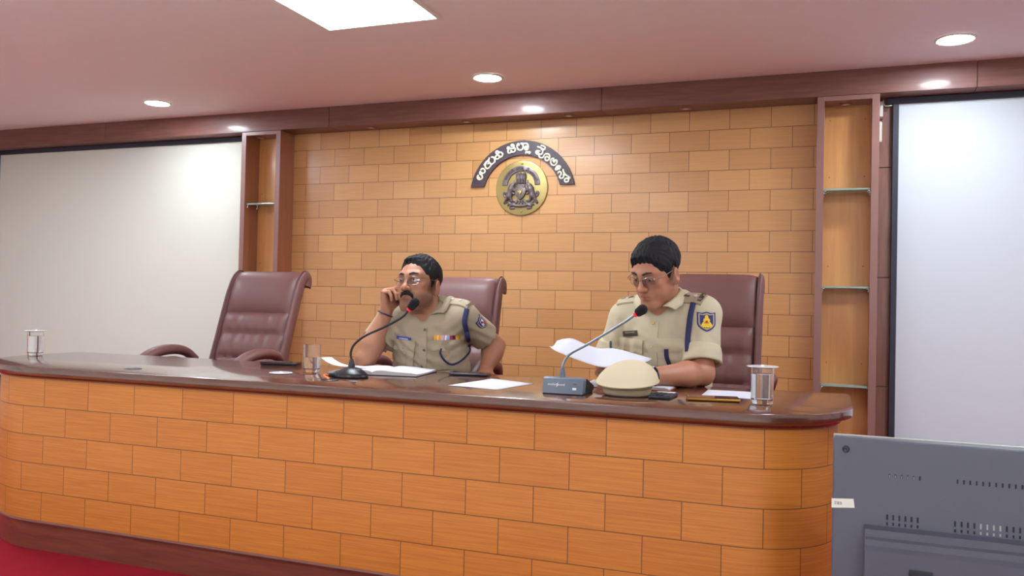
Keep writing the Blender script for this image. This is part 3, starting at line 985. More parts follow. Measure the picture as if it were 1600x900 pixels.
def make_chair(label, rec, tall, loc, rz, grp='high-backed leather chairs behind the desk'):
    t = empty('office_chair', loc, label, 'chair', grp, rz)
    pr = chair_profile(rec, tall)
    n = len(pr)
    L = [0]
    for i in range(1, n): L.append(L[-1] + np.linalg.norm(pr[i] - pr[i - 1]))
    L = np.array(L) / L[-1]
    nor = []
    for i in range(n):
        d = nrm(pr[min(i + 1, n - 1)] - pr[max(i - 1, 0)])
        nor.append(V3(0, -d[2], d[1]))        # towards the sitter
    seams = [0, .15, .29, .42, .555, 1.0]
    hw = .222
    def slab(v0, v1, name, parts, thick):
        ii = [i for i in range(n) if v0 - 1e-6 <= L[i] <= v1 + 1e-6]
        U = np.linspace(-1, 1, 33)
        vs, fs = [], []
        for i in ii:
            v = L[i]
            for a, b in zip(parts[:-1], parts[1:]):
                if a - 1e-6 <= v <= b + 1e-6: break
            tau = (v - a) / (b - a)
            puff = (.024 if name == 'backrest' else .03) * (1 - abs(2 * tau - 1) ** 3.2)
            for u in U:
                e = 1 - abs(u) ** 8
                d = puff * e
                if name == 'backrest':
                    d -= .006 * math.exp(-((abs(u) - .46) / .07) ** 2) * (1 - abs(2 * tau - 1) ** 2 * .4) * (1 if v > .1 else 0)
                    d += .012 * (1 - u * u) - .006 + .02 * abs(u) ** 3 * e
                    d += .0025 * math.sin(23 * u + 31 * v) * math.sin(17 * v) * e
                vs.append(pr[i] + nor[i] * d + V3(hw * u, 0, 0))
        m, w = len(ii), len(U)
        for i in ii:
            for u in U: vs.append(pr[i] - nor[i] * thick * (1 - .3 * abs(u) ** 4) + V3(hw * u, 0, 0))
        K = m * w
        for i in range(m - 1):
            for k in range(w - 1):
                q = (i * w + k, i * w + k + 1, (i + 1) * w + k + 1, (i + 1) * w + k)
                fs.append(q); fs.append(tuple(x + K for x in q[::-1]))
        rim = list(range(w)) + [i * w + w - 1 for i in range(1, m)] + [(m - 1) * w + k for k in range(w - 2, -1, -1)] + [i * w for i in range(m - 2, 0, -1)]
        for k in range(len(rim)):
            a, b = rim[k], rim[(k + 1) % len(rim)]
            fs.append((a, b, b + K, a + K))
        o = raw(name, vs, fs, M_LEATH, t, smooth=True, angle=55)
        bm = bmesh.new(); bm.from_mesh(o.data); bmesh.ops.recalc_face_normals(bm, faces=bm.faces[:]); bm.to_mesh(o.data); bm.free()
        shade(o.data, True, 55)
    i0 = min(range(n), key=lambda i: abs(L[i] - .60)); vs_ = L[i0]
    slab(0, vs_, 'backrest', [0, .16, .31, .46, vs_], .045)
    slab(vs_, 1.0, 'headrest', [vs_, .90, 1.0], .040)
    for s in (-1, 1):
        pts = [p + V3(s * (hw + .010), 0, 0) - q * .016 for p, q in zip(pr, nor)]
        rr = [.036 - .010 * max(0, (l - .72) / .28) for l in L]
        b = MB().tube(pts, rr, n=16, flat=(.46, 1.0), up=(1, 0, 0))
        ro = b.build('side_bolster', M_LEATH, t, smooth=True, angle=60)
        pts = [p + V3(s * (hw + .004), 0, 0) + q * .016 for p, q in zip(pr, nor)]
        MB().tube(pts, .0035, n=8).build('piping', M_PIPE, ro, smooth=True)
        c = pr[-4]
    # seat
    S_ = MB().box((-.25, -.28, .375), (.25, .20, .455), bev=.035, seg=5)
    S_.build('seat', M_LEATH, t, smooth=True)
    MB().box((-.20, -.20, .345), (.20, .16, .376), bev=.01).build('seat_pan', M_BASEM, t)
    for s in (-1, 1):
        x = s * .30
        up_ = catmull([(x - s * .012, .215, .70), (x, .14, .748), (x, .02, .762), (x, -.10, .744), (x, -.20, .694), (x, -.262, .62)], 6)
        pad = MB().tube(up_, [.022 + .008 * math.sin(PI * k / (len(up_) - 1)) for k in range(len(up_))], n=14, flat=(1.25, .95), up=(1, 0, 0))
        ar = pad.build('armrest', M_LEATH, t, smooth=True, angle=60)
        lo = catmull([(x - s * .012, .20, .655), (x, .10, .704), (x, -.03, .706), (x, -.15, .660), (x, -.235, .56), (x - s * .01, -.23, .43), (x - s * .03, -.14, .385), (x - s * .08, -.02, .372)], 6)
        MB().tube(lo, .017, n=12, flat=(1.3, .8), up=(1, 0, 0)).build('arm_loop', M_PIPE, ar, smooth=True)
    MB().tube([(0, 0, .06), (0, 0, .2), (0, 0, .201), (0, 0, .35)], [.03, .03, .022, .022], n=16).build('gas_lift', M_BASEM, t, smooth=True, angle=40)
    b = MB()
    for k in range(5):
        a = 2 * PI * k / 5 + .3
        b.tube([(0, 0, .085), (.15 * math.cos(a), .15 * math.sin(a), .085), (.28 * math.cos(a), .28 * math.sin(a), .07)], [.026, .022, .016], n=10)
    b.build('star_base', M_BASEM, t, smooth=True)
    for k in range(5):
        a = 2 * PI * k / 5 + .3
        c = (.28 * math.cos(a), .28 * math.sin(a))
        MB().lathe([(.0001, -.016), (.024, -.016), (.027, -.008), (.027, .008), (.024, .016), (.0001, .016)], n=18).build('caster', M_BASEM, t, smooth=True,
            M=Matrix.Translation((c[0], c[1], .0275)) @ Matrix.Rotation(a, 4, 'Z') @ Matrix.Rotation(PI / 2, 4, 'X'))
    return t


make_chair('empty maroon leather chair in front of the left cream screen', .22, 1.075, (-3.05, -1.46, 0), .01)
make_chair('maroon leather chair behind the officer with a moustache', .10, 1.0, (-1.805, -1.42, 0), .04)
make_chair('maroon leather chair behind the officer reading papers', .08, 1.03, (-.54, -1.40, 0), -.03)

# ================================================================== things on the desk
M_GLASS = mat('clear glass', (255, 255, 255), 0.0, trans=1.0, ior=1.45)
M_WATER = mat('water', (250, 253, 255), 0.0, trans=1.0, ior=1.33)
M_LID = mat('white glass lid', (236, 238, 240), 0.25, coat=0.4)
M_PAPER = mat('white paper', (208, 210, 220), 0.8)
M_PAPERD = mat('paper edges', (206, 206, 204), 0.85, bump=(500, 0.4))
M_COVER = mat('dark book cover', (40, 40, 46), 0.5)
M_REDCOVER = mat('red brown cover', (150, 70, 48), 0.5)
M_ORANGE = mat('orange cable', (244, 120, 44), 0.45)
M_RED = emis('red mic ring', (255, 14, 44), .14)
M_RED.node_tree.nodes['Principled BSDF'].inputs['Base Color'].default_value = lin((200, 20, 40))
M_GREYP = mat('slate plastic', (104, 118, 134), 0.42, var=0.03)
M_FOAM = mat('foam windscreen', (26, 24, 30), 0.95, bump=(900, 1.0, 0.003))
M_GOLD = mat('gold phone edge', (176, 130, 62), 0.3, 0.8)
M_PHGLASS = mat('phone screen glass', (16, 16, 20), 0.06, coat=0.6)
M_PHGREY = mat('phone frame grey', (58, 60, 68), 0.35, 0.5)
M_KHAKI = mat('khaki cap cloth', (206, 192, 160), 0.85, bump=(700, 0.35, 0.001), var=0.03)
M_KHAKI_T = mat('khaki cap trim', (188, 172, 138), 0.8)


def tumbler(x, y, label, level, lid=None):
    t = empty('water_glass', (x, y, ZT), label, 'glass', 'water glasses on the desk')
    h, r = .113, .0345
    MB().lathe([(.0001, 0), (r - .004, 0), (r - .002, .002), (r, .012), (r + .001, h), (r - .001, h + .0006), (r - .0022, h), (r - .003, .016), (r - .007, .013), (.0001, .0125)], n=48).build('tumbler', M_GLASS, t, smooth=True, angle=50)
    w = r - .0018
    if level:
        MB().lathe([(.0001, .0128), (r - .0068, .0132), (w - .0004, .0165), (w, level - .001), (w - .001, level), (.0001, level)], n=48).build('water', M_WATER, t, smooth=True, angle=40)
    if lid:
        lid_(x, y, ZT + h + .0007, lid)


def lid_(x, y, z, label, r=.049):
    o = empty('glass_lid', (x, y, z), label, 'lid', 'white covers for the water glasses')
    MB().lathe([(.0001, 0), (r - .012, 0), (r - .003, .0012), (r, .0035), (r - .001, .0052), (r - .010, .0050), (.0001, .005)], n=48).build('plate', M_LID, o, smooth=True, angle=60)
    MB().lathe([(.0001, .005), (.0055, .005), (.006, .007), (.0045, .009), (.0001, .0095)], n=16).build('knob', M_LID, o, smooth=True)


tumbler(-3.545, -2.10, 'lidded water glass alone on the far left end of the desk', .094, 'white lid on the glass at the left end of the desk')
tumbler(-1.975, -2.13, 'half full open water glass beside the left microphone', .062)
tumbler(-.195, -2.285, 'full lidded water glass on the right end of the desk', .095, 'white lid on the glass at the right end of the desk')
lid_(-2.03, -2.26, ZT + .0002, 'round white glass cover lying on the desk left of the open glass', r=.0455)

# --------------------------------------------------------------- round microphone
m1 = empty('desk_microphone', (-1.715, -2.25, ZT), 'black gooseneck microphone with oval base before the officer with a moustache', 'microphone', 'gooseneck microphones')
S = Solid(t=(0, 0, 0))
S.el((0, 0, .004), (.070, .056, .030), k=.01)
S.el((0, .004, .018), (.040, .034, .022), k=.02)
S.rc((-.045, -.028, .013), (-.062, -.048, .011), .014, .010, k=.012)
S.bx((0, 0, -.05), (.2, .2, .0505), rad=.001, k=.002, op='-')
S.build('base', .003, M_BLACKPL, m1, smooth=1)
MB().lathe([(.0001, .030), (.016, .028), (.013, .044), (.008, .068), (.0055, .072), (.0001, .072)], n=20).build('boot', M_BLACKPL, m1, smooth=True, angle=60)
o = V3(-1.715, -2.25, ZT)
neck = catmull([V3(*p) - o for p in ((-1.715, -2.25, .82), (-1.722, -2.245, .85), (-1.710, -2.24, .882), (-1.665, -2.235, .917), (-1.585, -2.23, .953), (-1.515, -2.225, .992), (-1.488, -2.22, 1.022))], 8)
MB().tube(neck, .0046, n=10).build('gooseneck', M_SOFTBLACK, m1, smooth=True)
e, d = neck[-1], nrm(neck[-1] - neck[-3])
MB().tube([e - d * .006, e + d * .004, e + d * .008], [.008, .010, .010], n=16).build('light_ring', M_RED, m1, smooth=True)
S = Solid(); S.rc(e + d * .014, e + d * .034, .0155, .018, k=0)
S.build('windscreen', .0025, M_FOAM, m1)
t = MB().tube(catmull([(-1.781, -2.302, ZT + .011), (-1.785, -2.325, ZT + .013), (-1.762, -2.362, ZT + .012), (-1.735, -2.386, ZT + .009), (-1.722, -2.392, ZT + .0035)], 6), .0036, n=8).build('microphone_cable', M_ORANGE, smooth=True)
tag(t, 'short orange cable from the oval microphone base into the grommet', 'cable')

# --------------------------------------------------------------- box microphone
m2 = empty('desk_microphone', (-.826, -2.325, ZT), 'grey box-based gooseneck microphone before the officer reading papers', 'microphone', 'gooseneck microphones', rz=.02)
b = MB()
b.prism([(-.066, .004), (.078, .004), (.084, .014), (.080, .022), (-.020, .056), (-.046, .056), (-.052, .052)], -.070, .070, 'x', bev=.003)
b.build('base', M_GREYP, m2, smooth=True, angle=30)
b = MB()
b.box((-.069, -.06, 0), (.069, .076, .006), bev=.002)
b.prism([(-.028, .010), (.079, .010), (.085, .014), (.081, .0225), (-.016, .053)], .069, .0715, 'x')
b.build('under_shell', M_BLACKPL, m2)
nf = nrm((0, -.049, .0141)); uf = nrm((0, .0141, .049))        # sloping front face
ndir = nrm((0, -.9599, .2801)); udir = nrm((0, .2801, .9599))
fc = V3(0, -.0592, .029)
Mt = frame(fc + ndir * .0008 + V3(-.024, 0, 0) + udir * .004, (1, 0, 0), udir, ndir)
text_mesh('logo_lettering', 'studio', .0115, .0003, M_LID, m2, Mt @ Matrix.Translation((-.0135, 0, 0)))
text_mesh('logo_lettering', 'ound', .0115, .0003, M_LID, m2, Mt @ Matrix.Translation((.0195, 0, 0)))
bo = MB().prism([(-.002, -.009), (.0065, -.001), (.002, .001), (.006, .008), (-.003, .001), (.001, -.001)], -.0003, .0003, 'z')
bo.build('logo_bolt', M_LID, m2, M=Mt @ Matrix.Translation((.0035, 0, 0)))
for zz, w, hh, mm in ((.008, .007, .0022, M_GREYEDGE), (-.0085, .0065, .0038, M_LID)):
    MB().box((-w, -hh, 0), (w, hh, .0012), bev=.0004).build('button', mm, m2, M=frame(fc + V3(.041, 0, 0) + udir * zz, (1, 0, 0), udir, ndir))
MB().lathe([(.0001, 0), (.012, 0), (.010, .012), (.0065, .034), (.0001, .036)], n=20).build('boot', M_GREYP, m2, smooth=True, angle=60, M=Matrix.Translation((-.010, -.028, .054)))
o = V3(-.826, -2.325, ZT)
neck = catmull([V3(*p) - o for p in ((-.836, -2.353, .83), (-.838, -2.345, .85), (-.818, -2.335, .886), (-.752, -2.32, .926), (-.645, -2.30, .996), (-.604, -2.295, 1.026))], 9)
MB().tube(neck, .0046, n=10).build('gooseneck', M_STEEL, m2, smooth=True)
e, d = neck[-1], nrm(neck[-1] - neck[-4])
MB().tube([e - d * .006, e + d * .004, e + d * .008], [.008, .010, .010], n=16).build('light_ring', M_RED, m2, smooth=True)
S = Solid(); S.rc(e + d * .014, e + d * .028, .0155, .0175, k=0)
S.build('windscreen', .0025, M_FOAM, m2)

# --------------------------------------------------------------- phones
def phone(x, y, z, rz, L, W, T, label, frm, tilt=0.0, group='phones on the desk'):
    t = empty('phone', (x, y, z), label, 'phone', group, rz)
    t.rotation_euler = (0, tilt, rz)
    MB().box((-L / 2, -W / 2, 0), (L / 2, W / 2, T), bev=T * .42, seg=3).build('body', frm, t, smooth=True, angle=60)
    MB().box((-L / 2 + .003, -W / 2 + .003, T - .0004), (L / 2 - .003, W / 2 - .003, T + .0006), bev=.0004).build('display', M_PHGLASS, t)
    MB().box((-L / 2 - .0006, -.006, T * .35), (-L / 2 + .001, .006, T * .65)).build('port', M_BLACKPL, t)
    MB().box((-.02, -W / 2 - .0007, T * .35), (.005, -W / 2 + .001, T * .65), bev=.0003).build('side_button', frm, t)
    return t


phone(-2.30, -1.885, ZT + .0005, .25, .17, .078, .013, 'black phone lying behind the open glass near the empty chair', M_BLACKPL)
phone(-1.375, -1.885, ZT + .0005, .13, .162, .080, .0105, 'dark grey phone beside the loose paper sheet before the moustached officer', M_PHGREY)
pc = empty('calculator', (-.508, -2.265, ZT), 'small dark calculator half under the khaki cap', 'calculator', rz=-.02)
MB().box((-.036, -.085, 0), (.036, .050, .013), bev=.004, seg=3).build('case', M_PHGREY, pc, smooth=True, angle=60)
for j in range(5):
    for i in range(4):
        MB().box((-.029 + i * .0155, -.079 + j * .017, .012), (-.029 + i * .0155 + .011, -.082 + j * .017 + .011, .0155), bev=.0012).build('key', M_BLACKPL if (i + j) % 3 else M_GREYEDGE, pc)
MB().box((-.030, .012, .0125), (.030, .042, .0138)).build('display', M_SCREENL, pc)
gp = phone(-.347, -2.285, ZT + .0012, .19, .166, .080, .0105, 'phone with gold edges lying before the papers at the right end', M_GOLD)
MB().box((-.084, -.038, .0095), (-.078, .038, .0145), bev=.002).build('raised_rim', M_GOLD, gp, smooth=True)

# --------------------------------------------------------------- loose papers
def sheet(name, corners, z, label, group, n=10, wav=.0006, m=None):
    c = [V3(*p, 0) for p in corners]
    vs, fs = [], []
    for j in range(n + 1):
        for i in range(n + 1):
            a, b = i / n, j / n
            p = (c[0] * (1 - a) + c[1] * a) * (1 - b) + (c[3] * (1 - a) + c[2] * a) * b
            zz = z + .0008 + wav * (1 + math.sin(5 * a + 3 * b) * math.cos(4 * b - a))
            vs.append((p[0], p[1], zz))
    for j in range(n):
        for i in range(n):
            k = j * (n + 1) + i
            fs.append((k, k + 1, k + n + 2, k + n + 1))
    o = raw(name, vs, fs, m or M_PAPER, smooth=True)
    s = o.modifiers.new('s', 'SOLIDIFY'); s.thickness = .0004; s.offset = -1
    return tag(o, label, 'paper', group)


sheet('paper_sheet', [(-1.272, -2.325), (-1.068, -2.362), (-1.026, -2.086), (-1.238, -1.99)], ZT, 'loose white sheet lying between the two microphones', 'sheets of paper')
sheet('paper_sheet', [(-.402, -2.165), (-.185, -2.185), (-.180, -1.935), (-.408, -1.945)], ZT, 'white sheet lying under and behind the gold-edged phone by the right glass', 'sheets of paper')


def book(x, y, rz, W, D, T, cover, label, name='open_book', flap=False):
    """an open book lying flat: cover board, two page blocks, arching page surface"""
    t = empty(name, (x, y, ZT), label, 'book', None, rz)
    MB().box((-W - .004, -.004, 0), (W + .004, D + .004, .003), bev=.001).build('cover', cover, t)
    for s in (-1, 1):
        prof = [(0, T * .55), (.012, T * .85), (.035, T * 1.0), (W * .5, T * .86), (W * .85, T * .62), (W, T * .42)]
        pr = catmull([(a, 0, b) for a, b in prof], 5)
        poly = [(s * .001, .0032)] + [(s * max(p[0], .001), p[2]) for p in pr] + [(s * W, .0032)]
        pb = MB().prism(poly, 0, D, 'y').build('page_block', M_PAPERD, t, smooth=True, angle=40)
        vs, fs = [], []
        n = len(pr)
        for p in pr:
            for k in range(9):
                b = k / 8
                vs.append((s * max(p[0], .001), D * b, p[2] + .0008 + .0015 * math.sin(9 * p[0] / W + 4 * b) * p[0] / W))
        for i in range(n - 1):
            for k in range(8):
                fs.append((i * 9 + k, i * 9 + k + 1, (i + 1) * 9 + k + 1, (i + 1) * 9 + k))
        pg = raw('page', vs, fs, M_PAPER, pb, smooth=True)
        q = pg.modifiers.new('s', 'SOLIDIFY'); q.thickness = .0006
        if flap and s == -1:
            vs, fs = [], []
            path = catmull([(-W * .25, 0, T * 1.0), (-W * .6, 0, T * 1.25), (-W * .95, 0, T * 1.35), (-W * 1.18, 0, T * 1.9), (-W * 1.38, 0, T * 3.0)], 5)
            for p in path:
                for k in range(7): vs.append((p[0], D * (.30 + .40 * k / 6), p[2] - .004 * k / 6))
            for i in range(len(path) - 1):
                for k in range(6): fs.append((i * 7 + k, i * 7 + k + 1, (i + 1) * 7 + k + 1, (i + 1) * 7 + k))
            fl = raw('turned_page', vs, fs, M_PAPER, t, smooth=True)
            q = fl.modifiers.new('s', 'SOLIDIFY'); q.thickness = .0005
    return t


book(-1.700, -2.12, .16, .185, .27, .019, M_COVER, 'large open register with white pages before the moustached officer', flap=True)
book(-.69, -2.085, .02, .165, .23, .014, M_REDCOVER, 'open notebook with red brown cover under the reading officer\'s arms', name='open_notebook')

# --------------------------------------------------------------- peaked cap
cap = empty('peaked_cap', (-.628, -2.30, ZT), 'khaki peaked uniform cap resting on the desk before the reading officer', 'cap', rz=-.06)
rings = [(.072, .060, 0.002, 0.0, 0), (.079, .068, .010, .0, 0), (.083, .072, .026, .004, 0), (.086, .074, .042, .010, 0)]
def ring(rx, ry, z, tilt, dy, n=48, pw=2.0):
    return [(rx * math.cos(2 * PI * k / n), dy + ry * math.sin(2 * PI * k / n), z + tilt * math.sin(2 * PI * k / n)) for k in range(n)]
def loft(name, rs, m, parent, cap0=True, cap1=True):
    n = len(rs[0]); vs = [p for r in rs for p in r]; fs = []
    for i in range(len(rs) - 1):
        for k in range(n): fs.append((i * n + k, i * n + (k + 1) % n, (i + 1) * n + (k + 1) % n, (i + 1) * n + k))
    if cap0: fs.append(tuple(range(n))[::-1])
    if cap1: fs.append(tuple((len(rs) - 1) * n + k for k in range(n)))
    b = MB(); b.add(vs, fs)
    return b.build(name, m, parent, smooth=True, angle=50)
loft('band', [ring(*r[:2], r[2], r[3], 0) for r in rings], M_KHAKI, cap)
cr = [ring(.084, .074, .043, .010, 0), ring(.097, .090, .0445, .012, .004), ring(.104, .098, .0465, .014, .006), ring(.1055, .0995, .049, .016, .006),
      ring(.103, .097, .055, .022, .008), ring(.098, .091, .066, .029, .011), ring(.087, .080, .078, .031, .014), ring(.068, .061, .089, .028, .017), ring(.040, .035, .096, .017, .019), ring(.008, .008, .098, .004, .019)]
loft('crown', cr, M_KHAKI, cap)
pp = [V3(*p) for p in ring(.1055, .0995, .0485, .0158, .0060)]
MB().tube(pp + [pp[0]], .0022, n=8, caps=False).build('crown_piping', M_KHAKI_T, cap, smooth=True)
pp = [V3(*p) for p in ring(.0845, .0735, .030, .006, 0)]
MB().tube(pp + [pp[0]], .0014, n=6, caps=False).build('band_seam', M_KHAKI_T, cap, smooth=True)
vs, fs = [], []
for k in range(25):
    a = PI * (.16 + .68 * k / 24)
    for j in range(6):
        q = j / 5
        vs.append(((.084 + .004 * q) * math.cos(a), .073 * math.sin(a) + .058 * q * math.sin((a - PI * .16) / .68), .014 - .010 * q))
for k in range(24):
    for j in range(5): fs.append((k * 6 + j, k * 6 + j + 1, (k + 1) * 6 + j + 1, (k + 1) * 6 + j))
vz = raw('visor', vs, fs, M_BLACKPL, cap, smooth=True); q = vz.modifiers.new('s', 'SOLIDIFY'); q.thickness = .003

# --------------------------------------------------------------- papers in the hand
near = [(-.968, -2.10, .898), (-.940, -2.115, .884), (-.905, -2.12, .872), (-.845, -2.12, .852), (-.764, -2.115, .832), (-.700, -2.12, .838), (-.625, -2.09, .856)]
far = [(-.972, -1.99, .914), (-.948, -1.985, .922), (-.912, -1.98, .924), (-.862, -1.98, .905), (-.805, -1.985, .892), (-.735, -2.00, .893), (-.600, -2.02, .864)]
cn, cf = catmull(near, 5), catmull(far, 5)
# rolled left edge
vs, fs = [], []
n = len(cn); K = 10
for i in range(n):
    for k in range(K + 1):
        b = k / K
        p = cn[i] * (1 - b) + cf[i] * b
        p = p + V3(0, 0, .010 * math.sin(PI * b) * math.sin(PI * i / (n - 1)) - .006 * math.sin(PI * b))
        if i < 9: p = p + V3(0, 0, -.004 * math.sin(PI * b))
        vs.append(p)
for i in range(n - 1):
    for k in range(K): fs.append((i * (K + 1) + k, i * (K + 1) + k + 1, (i + 1) * (K + 1) + k + 1, (i + 1) * (K + 1) + k))
hp = raw('held_paper', vs, fs, M_PAPER, smooth=True)
q = hp.modifiers.new('s', 'SOLIDIFY'); q.thickness = .0004
tag(hp, 'curling white sheets held up by the officer reading papers', 'paper', 'sheets of paper')

# ================================================================== the two officers
CAMP = V3(0, -5.068, 1.0572)
SK1, SK2 = V3(*lin((172, 120, 92))[:3]), V3(*lin((182, 126, 98))[:3])
M_SKIN = vcol_mat('skin', 0.48, 0.4, bump=(420, 0.08), sss=0.12)
M_HAIR = mat('black hair', (22, 21, 25), 0.7, spec=0.3, bump=(260, 0.7, 0.003), var=0.25)
M_BROW = mat('brow hair', (40, 32, 30), 0.7)
M_EYEW = mat('eye white', (150, 140, 132), 0.3)
M_IRIS = mat('iris', (40, 26, 20), 0.2)
M_SHIRT1 = mat('khaki shirt', (170, 156, 130), 0.8, bump=(520, 0.3, 0.001), var=0.03)
M_SHIRT2 = mat('pale khaki shirt', (196, 186, 156), 0.8, bump=(520, 0.3, 0.001), var=0.03)
M_TROU = mat('khaki trousers', (150, 132, 100), 0.85, bump=(500, 0.3, 0.001))
M_SHOE = mat('brown shoe leather', (70, 38, 26), 0.35)
M_BTN1 = mat('shirt button olive', (120, 110, 84), 0.4)
M_BTN2 = mat('shirt button yellow', (206, 184, 120), 0.35)
M_NAVY = mat('navy cord', (34, 38, 86), 0.7, bump=(700, 0.6, 0.002))
M_SILVER = mat('silver star', (226, 224, 220), 0.3, 0.6)
M_BROWNM = mat('dark metal letters', (84, 74, 62), 0.4, 0.4)
M_EPAU2 = mat('shoulder strap taupe', (164, 146, 120), 0.75, bump=(500, 0.3, 0.001))
M_BLUEPL = mat('blue name plate', (62, 74, 160), 0.4)
M_BLACKPLT = mat('dark name plate', (66, 58, 44), 0.35, 0.2)
M_WIRE = mat('spectacle metal', (150, 142, 130), 0.25, 0.9)
M_YEL = mat('badge yellow', (232, 196, 40), 0.6)
M_REDB = mat('badge red', (200, 50, 40), 0.6)
M_TAN = mat('badge tan', (182, 166, 132), 0.7)
M_BLUEB = mat('badge blue', (40, 48, 112), 0.7)


def lens_mat():
    m, nt, b = new_mat('spectacle lens')
    out = nt.nodes['Material Output']
    tr = N(nt, 'ShaderNodeBsdfTransparent'); gl = N(nt, 'ShaderNodeBsdfGlossy', Roughness=0.02)
    fr = N(nt, 'ShaderNodeFresnel', IOR=1.5); mx = N(nt, 'ShaderNodeMixShader')
    tr.inputs[0].default_value = (.86, .86, .9, 1)
    nt.links.new(fr.outputs[0], mx.inputs[0]); nt.links.new(tr.outputs[0], mx.inputs[1]); nt.links.new(gl.outputs[0], mx.inputs[2])
    nt.links.new(mx.outputs[0], out.inputs['Surface'])
    return m


M_LENS = lens_mat()


def head_solid(S, R, o, wide=1.0, s=1.0, ears=True):
    """adds a head to the solid S; R, o place the head frame (x = own left, -y = face, z = up)"""
    M0, t0 = S.M, S.t
    S.M, S.t = R * s, V3(*o)
    def el(c, r, k=.02, op='+', Rr=None):
        S.M = R; S.t = V3(*o)
        S.el(V3(*c) * s, V3(*r) * s, k * s, op, Rr); S.M = R * s
    def rc(a, b, r1, r2, k=.015, op='+'):
        S.M = R; S.rc(V3(*a) * s, V3(*b) * s, r1 * s, r2 * s, k * s, op)
    el((0, .018, .044), (.076, .094, .079), .03)
    el((0, -.026, .018), (.064 * wide, .067, .078), .022)
    el((0, -.036, -.045), (.052 * wide, .052, .062), .022)
    for q in (-1, 1):
        rc((q * .052 * wide, -.006, -.052), (q * .022, -.074, -.095), .0165, .0175, .022)
        el((q * .042 * wide, -.060, -.012), (.021, .021, .018), .016)
        el((q * .037 * wide, -.054, -.052), (.022, .024, .026), .02)
    rc((-.014, -.078, -.098), (.014, -.078, -.098), .0185, .0185, .02)
    # brow, eye sockets, nose
    rc((-.046, -.070, .034), (0, -.084, .031), .012, .012, .015)
    rc((.046, -.070, .034), (0, -.084, .031), .012, .012, .015)
    for q in (-1, 1):
        el((q * .032, -.094, .013), (.019, .013, .012), .014, '-')
    rc((0, -.086, .020), (0, -.106, -.020), .0085, .0115, .012)
    el((0, -.111, -.024), (.0140, .0125, .0115), .008)
    for q in (-1, 1):
        el((q * .0145, -.099, -.027), (.0092, .0115, .009), .005)
        el((q * .032, -.074, .012), (.0155, .0130, .0115), .004)
        rc((q * .018, -.0855, .0185), (q * .047, -.0765, .0165), .0050, .0046, .004)
        rc((q * .020, -.0835, .0035), (q * .045, -.0765, .0045), .0040, .0040, .004)
        el((q * .007, -.104, -.0345), (.0035, .005, .003), .003, '-')
    # mouth
    el((0, -.083, -.060), (.030, .016, .022), .015)
    rc((-.024, -.084, -.0610), (0, -.0965, -.0565), .0042, .0062, .004)
    rc((.024, -.084, -.0610), (0, -.0965, -.0565), .0042, .0062, .004)
    rc((-.018, -.088, -.0665), (.018, -.088, -.0665), .0055, .0055, .005)
    rc((-.010, -.0945, -.0680), (.010, -.0945, -.0680), .0062, .0062, .005)
    rc((-.023, -.0925, -.0622), (0, -.1015, -.0622), .0018, .0018, .002, '-')
    rc((.023, -.0925, -.0622), (0, -.1015, -.0622), .0018, .0018, .002, '-')
    # ears
    for q in (-1, 1) if ears else ():
        Rr = rotz(q * .35) @ rotx(-.12)
        el((q * .082, .014, -.012), (.0095, .0205, .0325), .005, '+', Rr)
        el((q * .0925, .009, -.008), (.0065, .0115, .018), .004, '-', Rr)
        el((q * .078, .005, -.040), (.0065, .008, .009), .005)
    S.M, S.t = M0, t0


def head_color(P, R, o, base, s, beard=0.0, stub=0.0):
    q = ((P - V3(*o)) @ R) / s
    C = np.tile(base, (len(P), 1))
    near = (np.abs(q[:, 0]) < .10) & (np.abs(q[:, 1]) < .125) & (q[:, 2] > -.125) & (q[:, 2] < .14)
    def blob(c, r):
        d = np.sqrt((((q - V3(*c)) / V3(*r)) ** 2).sum(1))
        return np.where(near, np.clip((1.45 - d) * 1.8, 0, 1), 0)
    def mixc(f, rgb):
        nonlocal C
        f = f[:, None]; C = C * (1 - f) + np.array(rgb) * f
    lip = np.maximum(blob((0, -.099, -.057), (.021, .010, .0055)), blob((0, -.098, -.068), (.018, .010, .006)))
    mixc(lip * .8, base * V3(.72, .48, .50))
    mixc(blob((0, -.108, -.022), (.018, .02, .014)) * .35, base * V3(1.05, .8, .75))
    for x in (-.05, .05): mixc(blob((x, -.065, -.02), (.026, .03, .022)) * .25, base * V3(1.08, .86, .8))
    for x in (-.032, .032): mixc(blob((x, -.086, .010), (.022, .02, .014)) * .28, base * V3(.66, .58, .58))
    if stub:
        f = np.zeros(len(P))
        for c, r in (((0, -.085, -.09), (.045, .04, .028)), ((.05, -.04, -.075), (.03, .05, .03)), ((-.05, -.04, -.075), (.03, .05, .03)), ((0, -.09, -.045), (.03, .02, .008)),
                     ((.068, -.012, -.03), (.014, .02, .04)), ((-.068, -.012, -.03), (.014, .02, .04)), ((0, -.05, -.12), (.05, .05, .02))):
            f = np.maximum(f, blob(c, r))
        mixc(f * stub, base * V3(.36, .35, .39))
    return C


